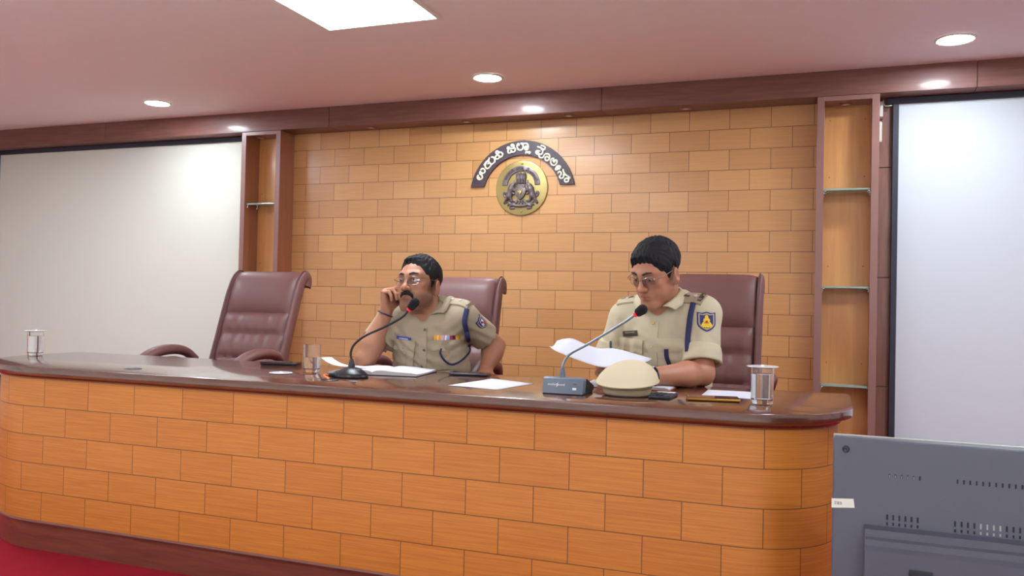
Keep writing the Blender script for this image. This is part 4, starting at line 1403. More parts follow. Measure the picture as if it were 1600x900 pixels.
def hand_solid(S, wr, f, n, side, curl, thumb, s=1.0, spread=.05):
    """five-fingered hand: wrist point, direction to the knuckles, palm normal, side +1 left / -1 right"""
    f = nrm(f); n = nrm(n - f * np.dot(n, f)) if True else n
    th = np.cross(f, n) * (-side) * 1.0
    th = -th if side > 0 else th
    th = np.cross(f, n) if side < 0 else -np.cross(f, n)
    wr = V3(*wr)
    P = lambda a, b, c: wr + (th * a + f * b - n * c) * s      # thumb side, along, towards back of hand
    kn = [P(.030, .088, .002), P(.010, .093, .004), P(-.010, .089, .003), P(-.028, .080, 0)]
    base = [P(.016, .012, 0), P(.006, .010, 0), P(-.006, .010, 0), P(-.015, .012, 0)]
    for b_, k_ in zip(base, kn): S.rc(b_, k_, .0150 * s, .0125 * s, .014)
    S.rc(P(.012, .015, -.004), P(.026, .05, -.010), .014 * s, .014 * s, .012)
    S.rc(P(-.014, .02, -.004), P(-.02, .055, -.006), .013 * s, .012 * s, .012)
    seg = [(.042, .026, .021), (.046, .029, .022), (.042, .027, .021), (.034, .021, .019)]
    rad = [.0098, .0100, .0095, .0085]
    tips = []
    for i in range(4):
        p = kn[i]; a = 0.0
        lat = th * (spread * (1.2 - i * .8))
        for j in range(3):
            a += curl[i][j]
            d = nrm(f * math.cos(a) + n * math.sin(a) + lat * math.cos(a))
            q = p + d * seg[i][j] * s
            S.rc(p, q, rad[i] * s * (1 - .08 * j), rad[i] * s * (1 - .08 * (j + 1)), .0035)
            p = q
        tips.append(p)
    p = P(.024, .022, -.008)
    for j, (L_, r1, r2) in enumerate(((.044, .0150, .0118), (.032, .0112, .0100), (.026, .0100, .0082))):
        d = nrm(th * thumb[j][0] + f * thumb[j][1] + n * thumb[j][2])
        q = p + d * L_ * s
        S.rc(p, q, r1 * s, r2 * s, .008 if j == 0 else .004)
        p = q
    tips.append(p)
    return tips


def arm_solid(S, sh, el, wr, s=1.0, fat=1.0):
    sh, el, wr = V3(*sh), V3(*el), V3(*wr)
    S.rc(sh, el, .050 * fat * s, .041 * fat * s, .03)
    mid = el + (wr - el) * .30
    S.rc(el, mid, .039 * fat * s, .043 * fat * s, .02)
    S.rc(mid, wr, .043 * fat * s, .0275 * s, .02)


def torso_solid(S, c, infl=0.0, k=.05):
    """c: dict with Rt, pelvis, belly, chest, neck, shoulders"""
    R = c['Rt']
    S.el(c['pelvis'], V3(.168, .125, .115) + infl, k, R=R)
    S.el(c['belly'], V3(*c['rb']) + infl, k, R=R)
    S.el(c['chest'], V3(*c['rch']) + infl, k, R=R)
    nb, L_, R_ = V3(*c['neck']), V3(*c['shL']), V3(*c['shR'])
    mid = nb + V3(0, .012, -.055)
    for q in (L_, R_):
        S.rc(mid, q, .066 + infl, .047 + infl, .05)
        S.rc(nb + V3(0, .015, .012), nb * .35 + q * .65 + V3(0, .008, .018), .048 + infl, .034 + infl, .05)


def limb_legs(c):
    out = []
    for s_ in (1, -1):
        R = c['Rt']; pv = V3(*c['pelvis'])
        hip = pv + R @ V3(s_ * .09, -.01, -.02); kn = pv + R @ V3(s_ * .13, -.42, -.03); an = V3(kn[0], kn[1] + .02, .10)
        out.append((hip, kn, an))
    return out


def spectacles(parent, R, o, s, half=False, name='eyeglasses'):
    def W(p): return R @ (V3(*p) * s) + V3(*o)
    rims = MB(); lens = []
    for q in (-1, 1):
        c = V3(q * .0335, -.103, .006)
        pts = []
        for k in range(29):
            a = 2 * PI * k / 28
            x = .0255 * math.copysign(abs(math.cos(a)) ** .75, math.cos(a)); z = .0175 * math.copysign(abs(math.sin(a)) ** .75, math.sin(a))
            pts.append(c + V3(x, abs(q * x + .02) * .10 + .010 * max(0, q * x / .0255), z - .0025 * (q * x / .0255 < -.3)))
        Wp = [W(p) for p in pts]
        if half:
            rims.tube([Wp[k] for k in range(0, 15)], .0011 * s, n=6)
            rims.tube(Wp, .0005 * s, n=6, caps=False)
        else:
            rims.tube(Wp, .0006 * s, n=6, caps=False)
        m = np.mean(Wp[:-1], 0)
        vs = [m] + Wp[:-1]; n = len(Wp) - 1
        lens.append((vs, [(0, 1 + k, 1 + (k + 1) % n) for k in range(n)]))
        rims.tube([W(p) for p in catmull([(q * .059, -.096, .014), (q * .071, -.084, .015), (q * .078, -.05, .014), (q * .082, -.01, .014), (q * .083, .010, .012), (q * .081, .024, -.006)], 5)], .0013 * s, n=6)
        rims.tube([W((q * .011, -.104, .002)), W((q * .010, -.100, -.004)), W((q * .0115, -.098, -.008))], .0012 * s, n=6)
    rims.tube([W(p) for p in catmull([(-.0095, -.104, .010), (-.004, -.107, .0135), (.004, -.107, .0135), (.0095, -.104, .010)], 4)], .0013 * s, n=6)
    g = rims.build(name, M_WIRE, parent, smooth=True)
    for vs, fs in lens: raw('lens', vs, fs, M_LENS, g)
    return g


def eyes_brows(parent, R, o, s, look=(0, 0), brow=.0042):
    def W(p): return R @ (V3(*p) * s) + V3(*o)
    for q in (-1, 1):
        c = W((q * .032, -.0765, .0125))
        e = MB().ball(c, .0119 * s, 20).build('eye', M_EYEW, parent, smooth=True)
        d = R @ nrm((look[0], -1, look[1]))
        MB().ball(c + d * .0072 * s, .0062 * s, 14).build('iris', M_IRIS, e, smooth=True)
        S = Solid(R, o)
        p = [V3(*v) * s for v in ((q * .014, -.0945, .0335), (q * .030, -.0925, .0385), (q * .047, -.080, .036), (q * .054, -.070, .031))]
        for i, (a, b) in enumerate(zip(p[:-1], p[1:])): S.rc(a, b, brow * s * (1 - .18 * i), brow * s * (.9 - .22 * i), .003)
        S.build('eyebrow', .0018, M_BROW, parent)


def hair_solid(name, parent, R, o, s, wide, zpts, thick, bumps, amp, seed=0, sweep=0.0):
    """hair as a layer over the head, thick on top and thinning out at its edge"""
    H = Solid(); head_solid(H, R, o, wide, s, ears=False)
    ys, zs = zip(*zpts)
    def zmin(q):
        w = .0035 * np.sin(q[:, 0] * 300 + 2 * np.sin(q[:, 1] * 170)) + .0025 * np.sin(q[:, 0] * 110 + seed)
        return np.interp(q[:, 1], ys, zs) + w + sweep * (q[:, 0] - .01) * np.clip((-q[:, 1] - .055) / .02, 0, 1)
    def f(P):
        q = ((P - V3(*o)) @ R) / s
        t = np.full(len(P), thick)
        for c, r, a in bumps: t += a * np.exp(-(((q - V3(*c)) / V3(*r)) ** 2).sum(1))
        h = np.clip((q[:, 2] - zmin(q)) / .030, 0, 1)
        t = .0012 + (t - .0012) * h * h * (3 - 2 * h)
        t += amp * (np.sin(q[:, 0] * 420 + 5 * np.sin(q[:, 1] * 60 + seed)) * np.sin(q[:, 1] * 90 + q[:, 2] * 70) + .6 * np.sin(q[:, 0] * 190 - q[:, 1] * 120 + seed * 2)) * (.2 + h)
        return H.ev(P) - t * s
    S = Solid(); S.fn(f, V3(*o) + R @ V3(0, 0, .02), .15 * s, 0)
    def cut(P):
        q = ((P - V3(*o)) @ R) / s
        return (zmin(q) - q[:, 2]) * s * .75
    S.fn(cut, V3(*o), .3, .003, '&')
    c = V3(*o) + R @ V3(0, 0, .03)
    return S.build(name, .0028 * s, M_HAIR, parent, lo=c - .19, hi=c + .19)


def grad(S, p, e=.003):
    p = V3(*p); g = []
    for i in range(3):
        d = np.zeros(3); d[i] = e
        g.append((S.ev((p + d)[None]) - S.ev((p - d)[None]))[0])
    return nrm(g)


def on(S, p):
    """point of the solid seen from the front at the given place"""
    d = nrm(V3(*p) - CAMP)
    return S.hit(V3(*p) - d * .25, d, .6)[0]


def folds(fs):
    def disp(P):
        d = np.zeros(len(P))
        for c, r, dirv, freq, amp in fs:
            q = P - V3(*c)
            w = np.exp(-((q / V3(*r)) ** 2).sum(1))
            ph = q @ nrm(dirv) * freq
            d += amp * w * np.sin(ph + 1.3 * np.sin(q[:, 0] * 31 + q[:, 2] * 17))
        return d
    return disp


def shirt(c, parent, m, fat, sleeves, fold, vee, neck_to):
    S = Solid()
    torso_solid(S, c, .014)
    for sh, el, frac, r0, r1 in sleeves:      # sleeves cut flat at their ends
        sh, el = V3(*sh), V3(*el)
        d = nrm(el - sh); L_ = np.linalg.norm(el - sh) * frac; e = sh + d * L_
        def f(P, sh=sh, d=d, L_=L_, e=e, r0=r0, r1=r1):
            t = np.clip((P - sh) @ d, 0, L_ + .03)
            q = np.linalg.norm(P - sh - t[:, None] * d, axis=1) - (r0 + (r1 - r0) * t / L_)
            return np.maximum(q, (P - e) @ d)
        S.fn(f, (sh + e) / 2, L_ / 2 + .09, .035)
    nb = V3(*c['neck'])
    S.rc(nb + V3(0, -.01, .008), neck_to, .056, .072, .01, '-')
    S.rc(nb + V3(0, -.06, .015), V3(*vee), .034, .004, .01, '-')
    S.fn(lambda P: P[:, 2] - .60 if False else (.56 - P[:, 2]), V3(*c['belly']) , .5, .01, '&')
    S.disp = folds(fold)
    o = S.build('shirt', .0052, m, parent, smooth=1)
    return S, o


def collar(parent, nb, m, S, pin, pout, tipdrop=.0):
    """turned-down collar: pin = inner edge points back->front for own left side, pout = outer edge; mirrored through the given axis"""
    for s_ in (1, -1):
        a = catmull([nb + V3(s_ * p[0], p[1], p[2]) for p in pin], 6)
        b = catmull([nb + V3(s_ * p[0], p[1], p[2]) for p in pout], 6)
        vs, fs = [], []
        n = len(a); K = 4
        for i in range(n):
            for k in range(K + 1):
                q = k / K
                p = a[i] * (1 - q) + b[i] * q + V3(0, 0, .006 * math.sin(PI * q))
                for _ in range(4):
                    e = .005 + .006 * math.sin(PI * q) - S.ev(p[None])[0]
                    if e > 0 and k: p = p + grad(S, p) * e
                vs.append(p)
        for i in range(n - 1):
            for k in range(K): fs.append((i * (K + 1) + k, i * (K + 1) + k + 1, (i + 1) * (K + 1) + k + 1, (i + 1) * (K + 1) + k))
        o = raw('collar', vs, fs, m, parent, smooth=True)
        q = o.modifiers.new('s', 'SOLIDIFY'); q.thickness = .0035; q.offset = 0


def button(parent, S, p, r, m, lift=.0038):
    q = on(S, p); g = grad(S, q)
    x = nrm(np.cross((0, 0, 1), g)); y = np.cross(g, x)
    MB().lathe([(.0001, 0), (r, 0), (r, .0012), (r * .8, .002), (r * .55, .0013), (.0001, .0013)], n=18).build('button', m, parent, smooth=True, M=frame(q + g * lift, x, y, g))


def star(parent, name, c, x, y, z, r, m):
    pl = [(r * (1 if k % 2 == 0 else .4) * math.sin(PI * k / 5), r * (1 if k % 2 == 0 else .4) * math.cos(PI * k / 5)) for k in range(10)]
    MB().prism(pl, 0, .002, 'z').build(name, m, parent, M=frame(c, x, y, z))


def epaulette(parent, S, a, b, w, m, th=.008, zd=(0, -.35, .94)):
    """shoulder strap from the collar end a to the shoulder tip b, lying on the shirt"""
    a, b = V3(*a), V3(*b)
    u = nrm(b - a); v = nrm(np.cross(zd, u)); L_ = np.linalg.norm(b - a)
    sh = lambda p, q: (p, q * (1 if p > -.55 else 1 - .35 * ((-.55 - p) / .45) ** 1.5))
    d = nrm(np.cross(u, v)); d = d if d[2] < 0 else -d
    return patch('epaulette', S, (a + b) / 2, u, v, d, L_, w, th, m, parent, shape=sh, nx=14, ny=6, back=.06, sink=.003), u, v, -d


def shield_shape(p, q):
    w = 1.0 if q > -.1 else max(0.03, math.cos((-.1 - q) / .9 * PI / 2) ** .65)
    top = .10 * (math.cos(p * PI * 2) - 1) * .5 if q > .5 else 0
    return p * w, q + top * (q - .5) * 2 if q > .5 else q


def sleeve_badge(parent, S, c, g_hint, w, h, up, kind):
    c = V3(*c)
    g = grad(S, c); d = -g
    va = nrm(V3(*up) - g * np.dot(up, g)); ua = np.cross(va, g)
    b0 = patch('sleeve_badge', S, c, ua, va, d, w, h, .0042, M_BLUEB, parent, shape=shield_shape, nx=12, ny=14, back=.05)
    b1 = patch('badge_field', S, c, ua, va, d, w * .86, h * .86, .0048, M_TAN, b0, shape=shield_shape, nx=12, ny=14, back=.05)
    patch('badge_ground', S, c, ua, va, d, w * .72, h * .72, .0053, M_BLUEB, b0, shape=shield_shape, nx=12, ny=14, back=.05)
    if kind == 'yellow':
        rnd_ = lambda p, q: (p * math.sqrt(max(.02, 1 - q * q * .9)), q)
        for lx, lz, lw, lh in ((0, .20, .20, .26), (0, .06, .36, .26), (0, -.12, .50, .28), (-.17, -.20, .24, .22), (.17, -.20, .24, .22), (0, -.27, .42, .16)):
            patch('badge_figure', S, c + ua * lx * w + va * lz * h, ua, va, d, w * lw, h * lh, .0060, M_YEL, b0, shape=rnd_, nx=6, ny=8, back=.05, dome=.001)
        patch('badge_heart', S, c - va * h * .02, ua, va, d, w * .11, h * .14, .0075, M_REDB, b0, nx=3, ny=3, back=.05)
        for q in (-1, 1): patch('badge_eye', S, c - va * h * .07 + ua * q * w * .10, ua, va, d, w * .045, h * .05, .0075, M_BLUEB, b0, nx=3, ny=3, back=.05)
        for q in (-1, 0, 1): patch('badge_foot', S, c - va * h * .31 + ua * q * w * .13, ua, va, d, w * .08, h * .03, .0075, M_BROWNM, b0, nx=3, ny=3, back=.05)
    else:
        patch('badge_figure', S, c, ua, va, d, w * .42, h * .5, .0058, M_LID, b0, nx=5, ny=5, back=.05)
        patch('badge_heart', S, c - va * h * .12 + ua * w * .1, ua, va, d, w * .22, h * .24, .0063, M_REDB, b0, nx=4, ny=4, back=.05)
        patch('badge_eye', S, c + va * h * .10 - ua * w * .08, ua, va, d, w * .18, h * .2, .0063, M_NAVY, b0, nx=4, ny=4, back=.05)


def pocket(parent, S, p, R, m, mb, w=.115, h=.12, rz=0.0):
    q = on(S, p); d = R @ V3(0, 1, 0)
    ua, va = R @ roty(rz) @ V3(1, 0, 0), R @ roty(rz) @ V3(0, 0, 1)
    po = patch('pocket', S, q - va * h * .42, ua, va, d, w, h, .0060, m, parent, nx=12, ny=10)
    patch('pocket_pleat', S, q - va * h * .5, ua, va, d, w * .26, h * .8, .0082, m, po, nx=4, ny=8)
    fl = lambda a, b: (a, b if b > -.2 else b * (1 - .0) - (.0 if abs(a) < .05 else 0) + (.32 * (1 - abs(math.cos(a * PI / 1.0)) ** .7) if b < -.5 else 0))
    patch('pocket_flap', S, q, ua, va, d, w * 1.04, h * .42, .0112, m, po, shape=fl, nx=16, ny=6)
    button(po, S, q - va * h * .13 - d * .006, .0068, mb, .0085)
    return q, ua, va, d


# ------------------------------------------------------------------ officer with a moustache
def officer_left():
    sc = 1.03
    c = dict(Rt=rotz(0.15), pelvis=(-1.675, -1.60, .565), belly=(-1.672, -1.635, .745), chest=(-1.683, -1.655, .895), neck=(-1.674, -1.655, 1.000),
             shL=(-1.520, -1.645, .985), shR=(-1.842, -1.685, .985), rb=(.165, .126, .16), rch=(.160, .106, .15))
    HR = rotz(-.13) @ rotx(-.10) @ roty(-.05)
    HO = V3(-1.693, -1.735, 1.124)
    hs = 1.045
    elR, wrR = (-1.890, -1.845, .800), (-1.812, -1.812, 1.006)
    elL, wrL = (-1.432, -1.475, .857), (-1.425, -1.60, .755)
    S = Solid()
    torso_solid(S, c, 0)
    S.rc(c['neck'], HO + HR @ V3(0, .012, -.05), .060, .058, .035)
    S.rc(V3(*c['neck']) + V3(0, -.03, -.01), HO + HR @ V3(0, -.01, -.075), .050, .048, .03)
    arm_solid(S, c['shL'], elL, wrL, sc, 1.06)
    arm_solid(S, c['shR'], elR, wrR, sc, 1.06)
    for hip, kn, an in limb_legs(c):
        S.rc(hip, kn, .078, .056, .04); S.rc(kn, an, .054, .038, .02); S.rc(an, an + V3(0, -.13, -.055), .036, .028, .02)
    hand_solid(S, wrR, (.02, .06, 1.0), (.86, -.22, -.05), -1, [(1.25, .75, .35), (1.35, .85, .4), (1.45, .95, .45), (1.5, 1.0, .5)], [(.75, .6, .3), (.3, .75, .6), (.05, .7, .7)], sc * .98)
    hand_solid(S, wrL, (.45, -.5, -.40), (-.2, -.2, -.9), 1, [(.5, .6, .3)] * 4, [(.6, .7, .2), (.3, .9, .3), (.2, .9, .3)], sc)
    head_solid(S, HR, HO, 1.04, hs)
    body = S.build('person', .0034, M_SKIN, None, color=lambda P: head_color(P, HR, HO, SK1, hs, stub=.72), smooth=1)
    tag(body, 'seated officer with moustache, khaki uniform and glasses, resting one fist by his cheek', 'person')
    hair_solid('hair', body, HR, HO, hs, 1.04, [(-.14, .086), (-.088, .082), (-.070, .078), (-.060, .060), (-.052, .040), (-.034, .026), (-.022, .008), (-.012, -.014), (.002, -.016), (.006, .022), (.026, .024), (.034, -.015), (.06, -.045), (.1, -.055)],
               .0035, [((-.032, -.085, .096), (.032, .03, .03), .007), ((0, -.075, .105), (.055, .035, .035), .011), ((0, .0, .13), (.06, .08, .035), .010), ((0, .09, .07), (.06, .04, .06), .004)], .0017, 1)
    eyes_brows(body, HR, HO, hs, (-.32, -.12), .0044)
    S2 = Solid(HR, HO)
    for q in (-1, 1):
        p = [V3(*v) * hs for v in ((0, -.1015, -.0455), (q * .014, -.0985, -.0465), (q * .025, -.090, -.054), (q * .029, -.0845, -.070))]
        for i, (a, b) in enumerate(zip(p[:-1], p[1:])): S2.rc(a, b, (.0078 - .0007 * i) * hs, (.0072 - .0009 * i) * hs, .004)
    S2.build('moustache', .0018, M_HAIR, body)
    spectacles(body, HR, HO, hs)
    fold = [((-1.67, -1.76, .80), (.17, .12, .09), (.45, 0, 1), 150, .0050), ((-1.50, -1.73, .86), (.07, .10, .08), (-.75, 0, .7), 190, .0050),
            ((-1.80, -1.75, .86), (.06, .1, .08), (.7, 0, .7), 190, .0050), ((-1.43, -1.6, .93), (.06, .08, .06), (.5, 0, .9), 130, .0035), ((-1.62, -1.75, .92), (.12, .1, .05), (.2, 0, 1), 70, .0025)]
    SS, so = shirt(c, body, M_SHIRT1, 1.0, [(c['shL'], elL, .70, .064, .066), (c['shR'], elR, .62, .066, .070)], fold, (-1.650, -1.80, .952), HO + HR @ V3(0, .0, -.04))
    nb = V3(*c['neck'])
    collar(so, nb, M_SHIRT1, SS, [(0, .078, .064), (.054, .045, .060), (.072, -.015, .042), (.064, -.060, .018), (.044, -.092, -.006)],
           [(0, .100, .026), (.082, .055, .028), (.110, -.010, .024), (.110, -.050, .014), (.100, -.082, .004)])
    d = c['Rt'] @ V3(0, 1, 0); X = c['Rt'] @ V3(1, 0, 0)
    patch('placket', SS, on(SS, (-1.646, -1.78, .842)), X, nrm((-.02, 0, 1)), d, .036, .19, .0042, M_SHIRT1, so, nx=4, ny=14)
    for p in ((-1.644, -1.77, .928), (-1.643, -1.77, .844), (-1.652, -1.77, .772)): button(so, SS, p, .0062, M_BTN1, .006)
    pocket(so, SS, (-1.540, -1.77, .866), c['Rt'], M_SHIRT1, M_BTN1, .108, .115, -.03)
    pocket(so, SS, (-1.744, -1.76, .858), c['Rt'], M_SHIRT1, M_BTN1, .100, .115, .08)
    # name plate and ribbons
    q = on(SS, (-1.752, -1.76, .8825)); pv = nrm((.10, 0, 1)); pu = nrm(X + V3(0, 0, -.10))
    npl = patch('name_plate', SS, q, pu, pv, d, .072, .027, .0075, M_BLUEPL, so, nx=6, ny=3)
    for z_, w_ in ((.0048, .046), (-.0048, .058)):
        for k in range(9):
            x_ = -w_ / 2 + w_ * (k + .5) / 9
            patch('plate_lettering', SS, q + pu * x_ + pv * z_, pu, pv, d, w_ / 9 * .72, .0040, .0084, M_LID, npl, nx=2, ny=1)
    q = on(SS, (-1.540, -1.77, .8975))
    bar = patch('ribbon_bar', SS, q, X, (0, 0, 1), d, .098, .023, .0068, M_ORANGE, so, nx=12, ny=3)
    rib = [('yellow', (236, 170, 40), 2.2), ('white', (236, 230, 224), .4), ('yellow', (236, 170, 40), 1.6), ('violet', (176, 170, 206), 1.6), ('red', (214, 90, 92), .4), ('pale', (226, 216, 224), .9), ('blue', (150, 176, 214), 1.8), ('red', (206, 60, 66), 1.4), ('plum', (88, 60, 92), 1.5), ('amber', (238, 166, 38), 2.0)]
    tot = sum(r[2] for r in rib); x = -.049
    for nm, col, w_ in rib:
        w_ = .098 * w_ / tot
        patch('ribbon', SS, q + X * (x + w_ / 2), X, (0, 0, 1), d, w_, .0235, .0078, mat('ribbon ' + nm, col, .7), bar, nx=2, ny=3)
        x += w_
    # shoulder straps
    for a, b, st in (((-1.618, -1.668, 1.05), (-1.478, -1.668, 1.035), 1), ((-1.755, -1.680, 1.045), (-1.868, -1.692, 1.015), 0)):
        ep, u, v, up = epaulette(so, SS, a, b, .058, M_SHIRT1)
        for f in (.40, .68):
            p = SS.hit((V3(*a) * (1 - f) + V3(*b) * f) + up * .05, -up)[0] + up * .0095
            star(ep, 'star', p, u, v, up, .0095, M_SILVER)
        if st:
            p = SS.hit((V3(*a) * .03 + V3(*b) * .97) + up * .05, -up)[0] + up * .0098
            MB().box((-.005, -.022, 0), (.004, .022, .002), bev=.0008).build('title_bar', M_BROWNM, ep, M=frame(p, u, v, up))
    # navy lanyard round the shoulder, cord into the pocket
    P = [on(SS, p) for p in ((-1.480, -1.70, 1.020), (-1.470, -1.74, .97), (-1.463, -1.74, .936), (-1.460, -1.73, .90), (-1.457, -1.72, .866))]
    P = catmull([p + grad(SS, p) * .008 for p in P], 6)
    la = MB().tube(P, .012, n=12, flat=(1.0, .65)).build('lanyard', M_NAVY, so, smooth=True)
    P = [on(SS, p) for p in ((-1.457, -1.73, .866), (-1.453, -1.74, .84), (-1.475, -1.76, .805), (-1.512, -1.77, .784), (-1.545, -1.77, .796), (-1.560, -1.78, .832), (-1.562, -1.78, .852))]
    P = catmull([p + grad(SS, p) * .009 for p in P], 6)
    MB().tube(P, .0045, n=8).build('cord', M_NAVY, la, smooth=True)
    sleeve_badge(so, SS, on(SS, (-1.430, -1.64, .966)), None, .050, .062, V3(*c['shL']) - V3(*elL), 'small')
    # bracelet
    a = V3(*wrR) - nrm(V3(*wrR) - V3(*elR)) * .012; ax = nrm(V3(*wrR) - V3(*elR))
    x = nrm(np.cross(ax, (0, 1, 0))); y = np.cross(ax, x)
    MB().tube([a + (x * math.cos(t_) + y * math.sin(t_)) * .0315 for t_ in np.linspace(0, 2 * PI, 33)], .0038, n=8, caps=False).build('bracelet', mat('dark bracelet', (66, 40, 54), .5), body, smooth=True)
    clothes_low(body, c)


def clothes_low(body, c):
    T = Solid()
    T.el(c['pelvis'], V3(.182, .14, .118), .03, R=c['Rt'])
    for hip, kn, an in limb_legs(c):
        T.rc(hip, kn, .088, .066, .04); T.rc(kn, an, .066, .056, .02)
    T.fn(lambda P: P[:, 2] - .70, c['pelvis'], .6, .01, '&')
    T.build('trousers', .009, M_TROU, body, smooth=1)
    for hip, kn, an in limb_legs(c):
        F = Solid(t=(an[0], an[1], 0))
        F.rc((0, .02, .05), (0, -.13, .035), .042, .036, .03); F.rc((0, -.13, .035), (0, -.19, .030), .040, .032, .03)
        F.bx((0, -.08, -.05), (.2, .3, .051), rad=.0005, k=.002, op='-')
        F.build('shoe', .006, M_SHOE, body, smooth=1)


# ------------------------------------------------------------------ officer reading papers
def officer_right():
    sc = 1.03
    c = dict(Rt=rotz(-.10), pelvis=(-.60, -1.56, .565), belly=(-.61, -1.635, .745), chest=(-.615, -1.68, .920), neck=(-.625, -1.70, 1.045),
             shL=(-.460, -1.735, 1.028), shR=(-.775, -1.68, 1.003), rb=(.165, .13, .165), rch=(.166, .112, .155))
    HR = rotz(-.47) @ rotx(.44) @ roty(.04)
    HO = V3(-.634, -1.795, 1.184)
    hs = 1.015
    elL, wrL = (-.448, -1.820, .803), (-.610, -2.045, .800)
    elR, wrR = (-.845, -1.680, .812), (-.790, -1.940, .822)
    S = Solid()
    torso_solid(S, c, 0)
    S.rc(c['neck'], HO + HR @ V3(0, .025, -.05), .060, .060, .035)
    S.rc(V3(*c['neck']) + V3(0, -.03, -.005), HO + HR @ V3(0, -.0, -.075), .050, .048, .03)
    arm_solid(S, c['shL'], elL, wrL, sc, 1.08)
    arm_solid(S, c['shR'], elR, wrR, sc, 1.02)
    for hip, kn, an in limb_legs(c):
        S.rc(hip, kn, .078, .056, .04); S.rc(kn, an, .054, .038, .02); S.rc(an, an + V3(0, -.13, -.055), .036, .028, .02)
    hand_solid(S, wrL, (-.95, -.30, .02), (.0, -.1, -1), 1, [(.35, .4, .2)] * 4, [(.5, .8, .1), (.2, .95, .1), (.0, 1, .1)], sc)
    tips = hand_solid(S, wrR, (.12, -.90, .0), (.6, .1, -.6), -1, [(.75, .8, .35), (.9, .9, .4), (1.0, 1.0, .4), (1.1, 1.0, .4)], [(.7, .7, .3), (.3, .9, .3), (.1, .95, .3)], sc)
    # fuller cheeks and double chin
    head_solid(S, HR, HO, 1.07, hs)
    S.M, S.t = HR, HO
    S.el(V3(0, -.026, -.082) * hs, V3(.046, .040, .024) * hs, .03)
    S.M, S.t = np.eye(3), V3(0, 0, 0)
    body = S.build('person', .0034, M_SKIN, None, color=lambda P: head_color(P, HR, HO, SK2, hs, stub=.14), smooth=1)
    tag(body, 'seated officer with pale khaki uniform and glasses, head bent over papers in his hand', 'person')
    hair_solid('hair', body, HR, HO, hs, 1.07, [(-.14, .082), (-.092, .080), (-.078, .074), (-.066, .056), (-.052, .036), (-.030, .018), (-.020, -.008), (.000, -.014), (.004, .022), (.024, .024), (.032, -.012), (.06, -.040), (.1, -.045)],
               .007, [((0, -.070, .105), (.06, .04, .04), .014), ((-.02, -.10, .085), (.05, .02, .02), .007), ((0, .0, .12), (.07, .08, .045), .012), ((0, .09, .06), (.07, .05, .07), .006), ((.03, -.02, .135), (.012, .02, .02), .006)], .0018, 4, sweep=.24)
    eyes_brows(body, HR, HO, hs, (-.05, -.7), .0044)
    spectacles(body, HR, HO, hs, half=True)
    fold = [((-.62, -1.78, .84), (.16, .10, .09), (.25, 0, 1), 140, .0040), ((-.47, -1.78, .90), (.05, .10, .09), (1, 0, .35), 110, .0040), ((-.75, -1.74, .90), (.06, .1, .1), (1, 0, -.4), 110, .0042),
            ((-.42, -1.76, .92), (.06, .08, .07), (.9, 0, .3), 120, .0030), ((-.55, -1.80, .97), (.05, .1, .07), (.95, 0, .25), 100, .0025), ((-.80, -1.72, .90), (.05, .1, .08), (.9, 0, .5), 110, .004)]
    SS, so = shirt(c, body, M_SHIRT2, 1.0, [(c['shL'], elL, .80, .070, .064), (c['shR'], elR, .84, .068, .064)], fold, (-.640, -1.85, 1.008), HO + HR @ V3(0, .01, -.04))
    for sh, el, f in ((c['shL'], elL, .80), (c['shR'], elR, .84)):
        sh, el = V3(*sh), V3(*el); d = nrm(el - sh); e = sh + (el - sh) * f
        Cf = Solid()
        Cf.rc(e - d * .055, e + d * .006, .0715, .0765, .002)
        for sg, at in ((1, e + d * .008), (-1, e - d * .060)):
            Cf.fn(lambda P, at=at, sg=sg: np.maximum(-sg * ((P - at) @ d), np.linalg.norm(P - at, axis=1) - .16), at + sg * d * .08, .2, .008, '-')
        Cf.rc(e - d * .045, e + d * .05, .059, .064, .006, '-')
        Cf.disp = folds([(e, (.08, .08, .08), d + V3(.2, 0, 0), 120, .0022)])
        Cf.build('rolled_cuff', .004, M_SHIRT2, so, smooth=1)
    nb = V3(*c['neck'])
    collar(so, nb, M_SHIRT2, SS, [(0, .074, .082), (.056, .040, .088), (.072, -.03, .074), (.058, -.09, .042), (.024, -.126, .010)],
           [(0, .100, .036), (.086, .052, .042), (.106, -.03, .034), (.094, -.09, .016), (.072, -.126, -.004)])
    d = c['Rt'] @ V3(0, 1, 0); X = c['Rt'] @ V3(1, 0, 0)
    patch('placket', SS, on(SS, (-.642, -1.80, .885)), X, nrm((.03, 0, 1)), d, .038, .225, .0042, M_SHIRT2, so, nx=4, ny=14)
    for p in ((-.633, -1.83, .990), (-.644, -1.81, .899), (-.648, -1.80, .81)): button(so, SS, p, .0066, M_BTN2, .006)
    pocket(so, SS, (-.560, -1.80, .905), c['Rt'], M_SHIRT2, M_BTN2, .122, .125, 0)
    pocket(so, SS, (-.730, -1.78, .897), c['Rt'], M_SHIRT2, M_BTN2, .105, .125, .05)
    q = on(SS, (-.732, -1.79, .945))
    npl = patch('name_plate', SS, q, X + V3(0, 0, .10), (-.10, 0, 1), d, .066, .022, .0075, M_BLACKPLT, so, nx=6, ny=3)
    for k in range(8):
        x_ = -.022 + .044 * (k + .5) / 8
        patch('plate_lettering', SS, q + X * x_ + V3(0, 0, .004 + .1 * x_), X + V3(0, 0, .1), (-.10, 0, 1), d, .0036, .0042, .0083, M_TAN, npl, nx=2, ny=1)
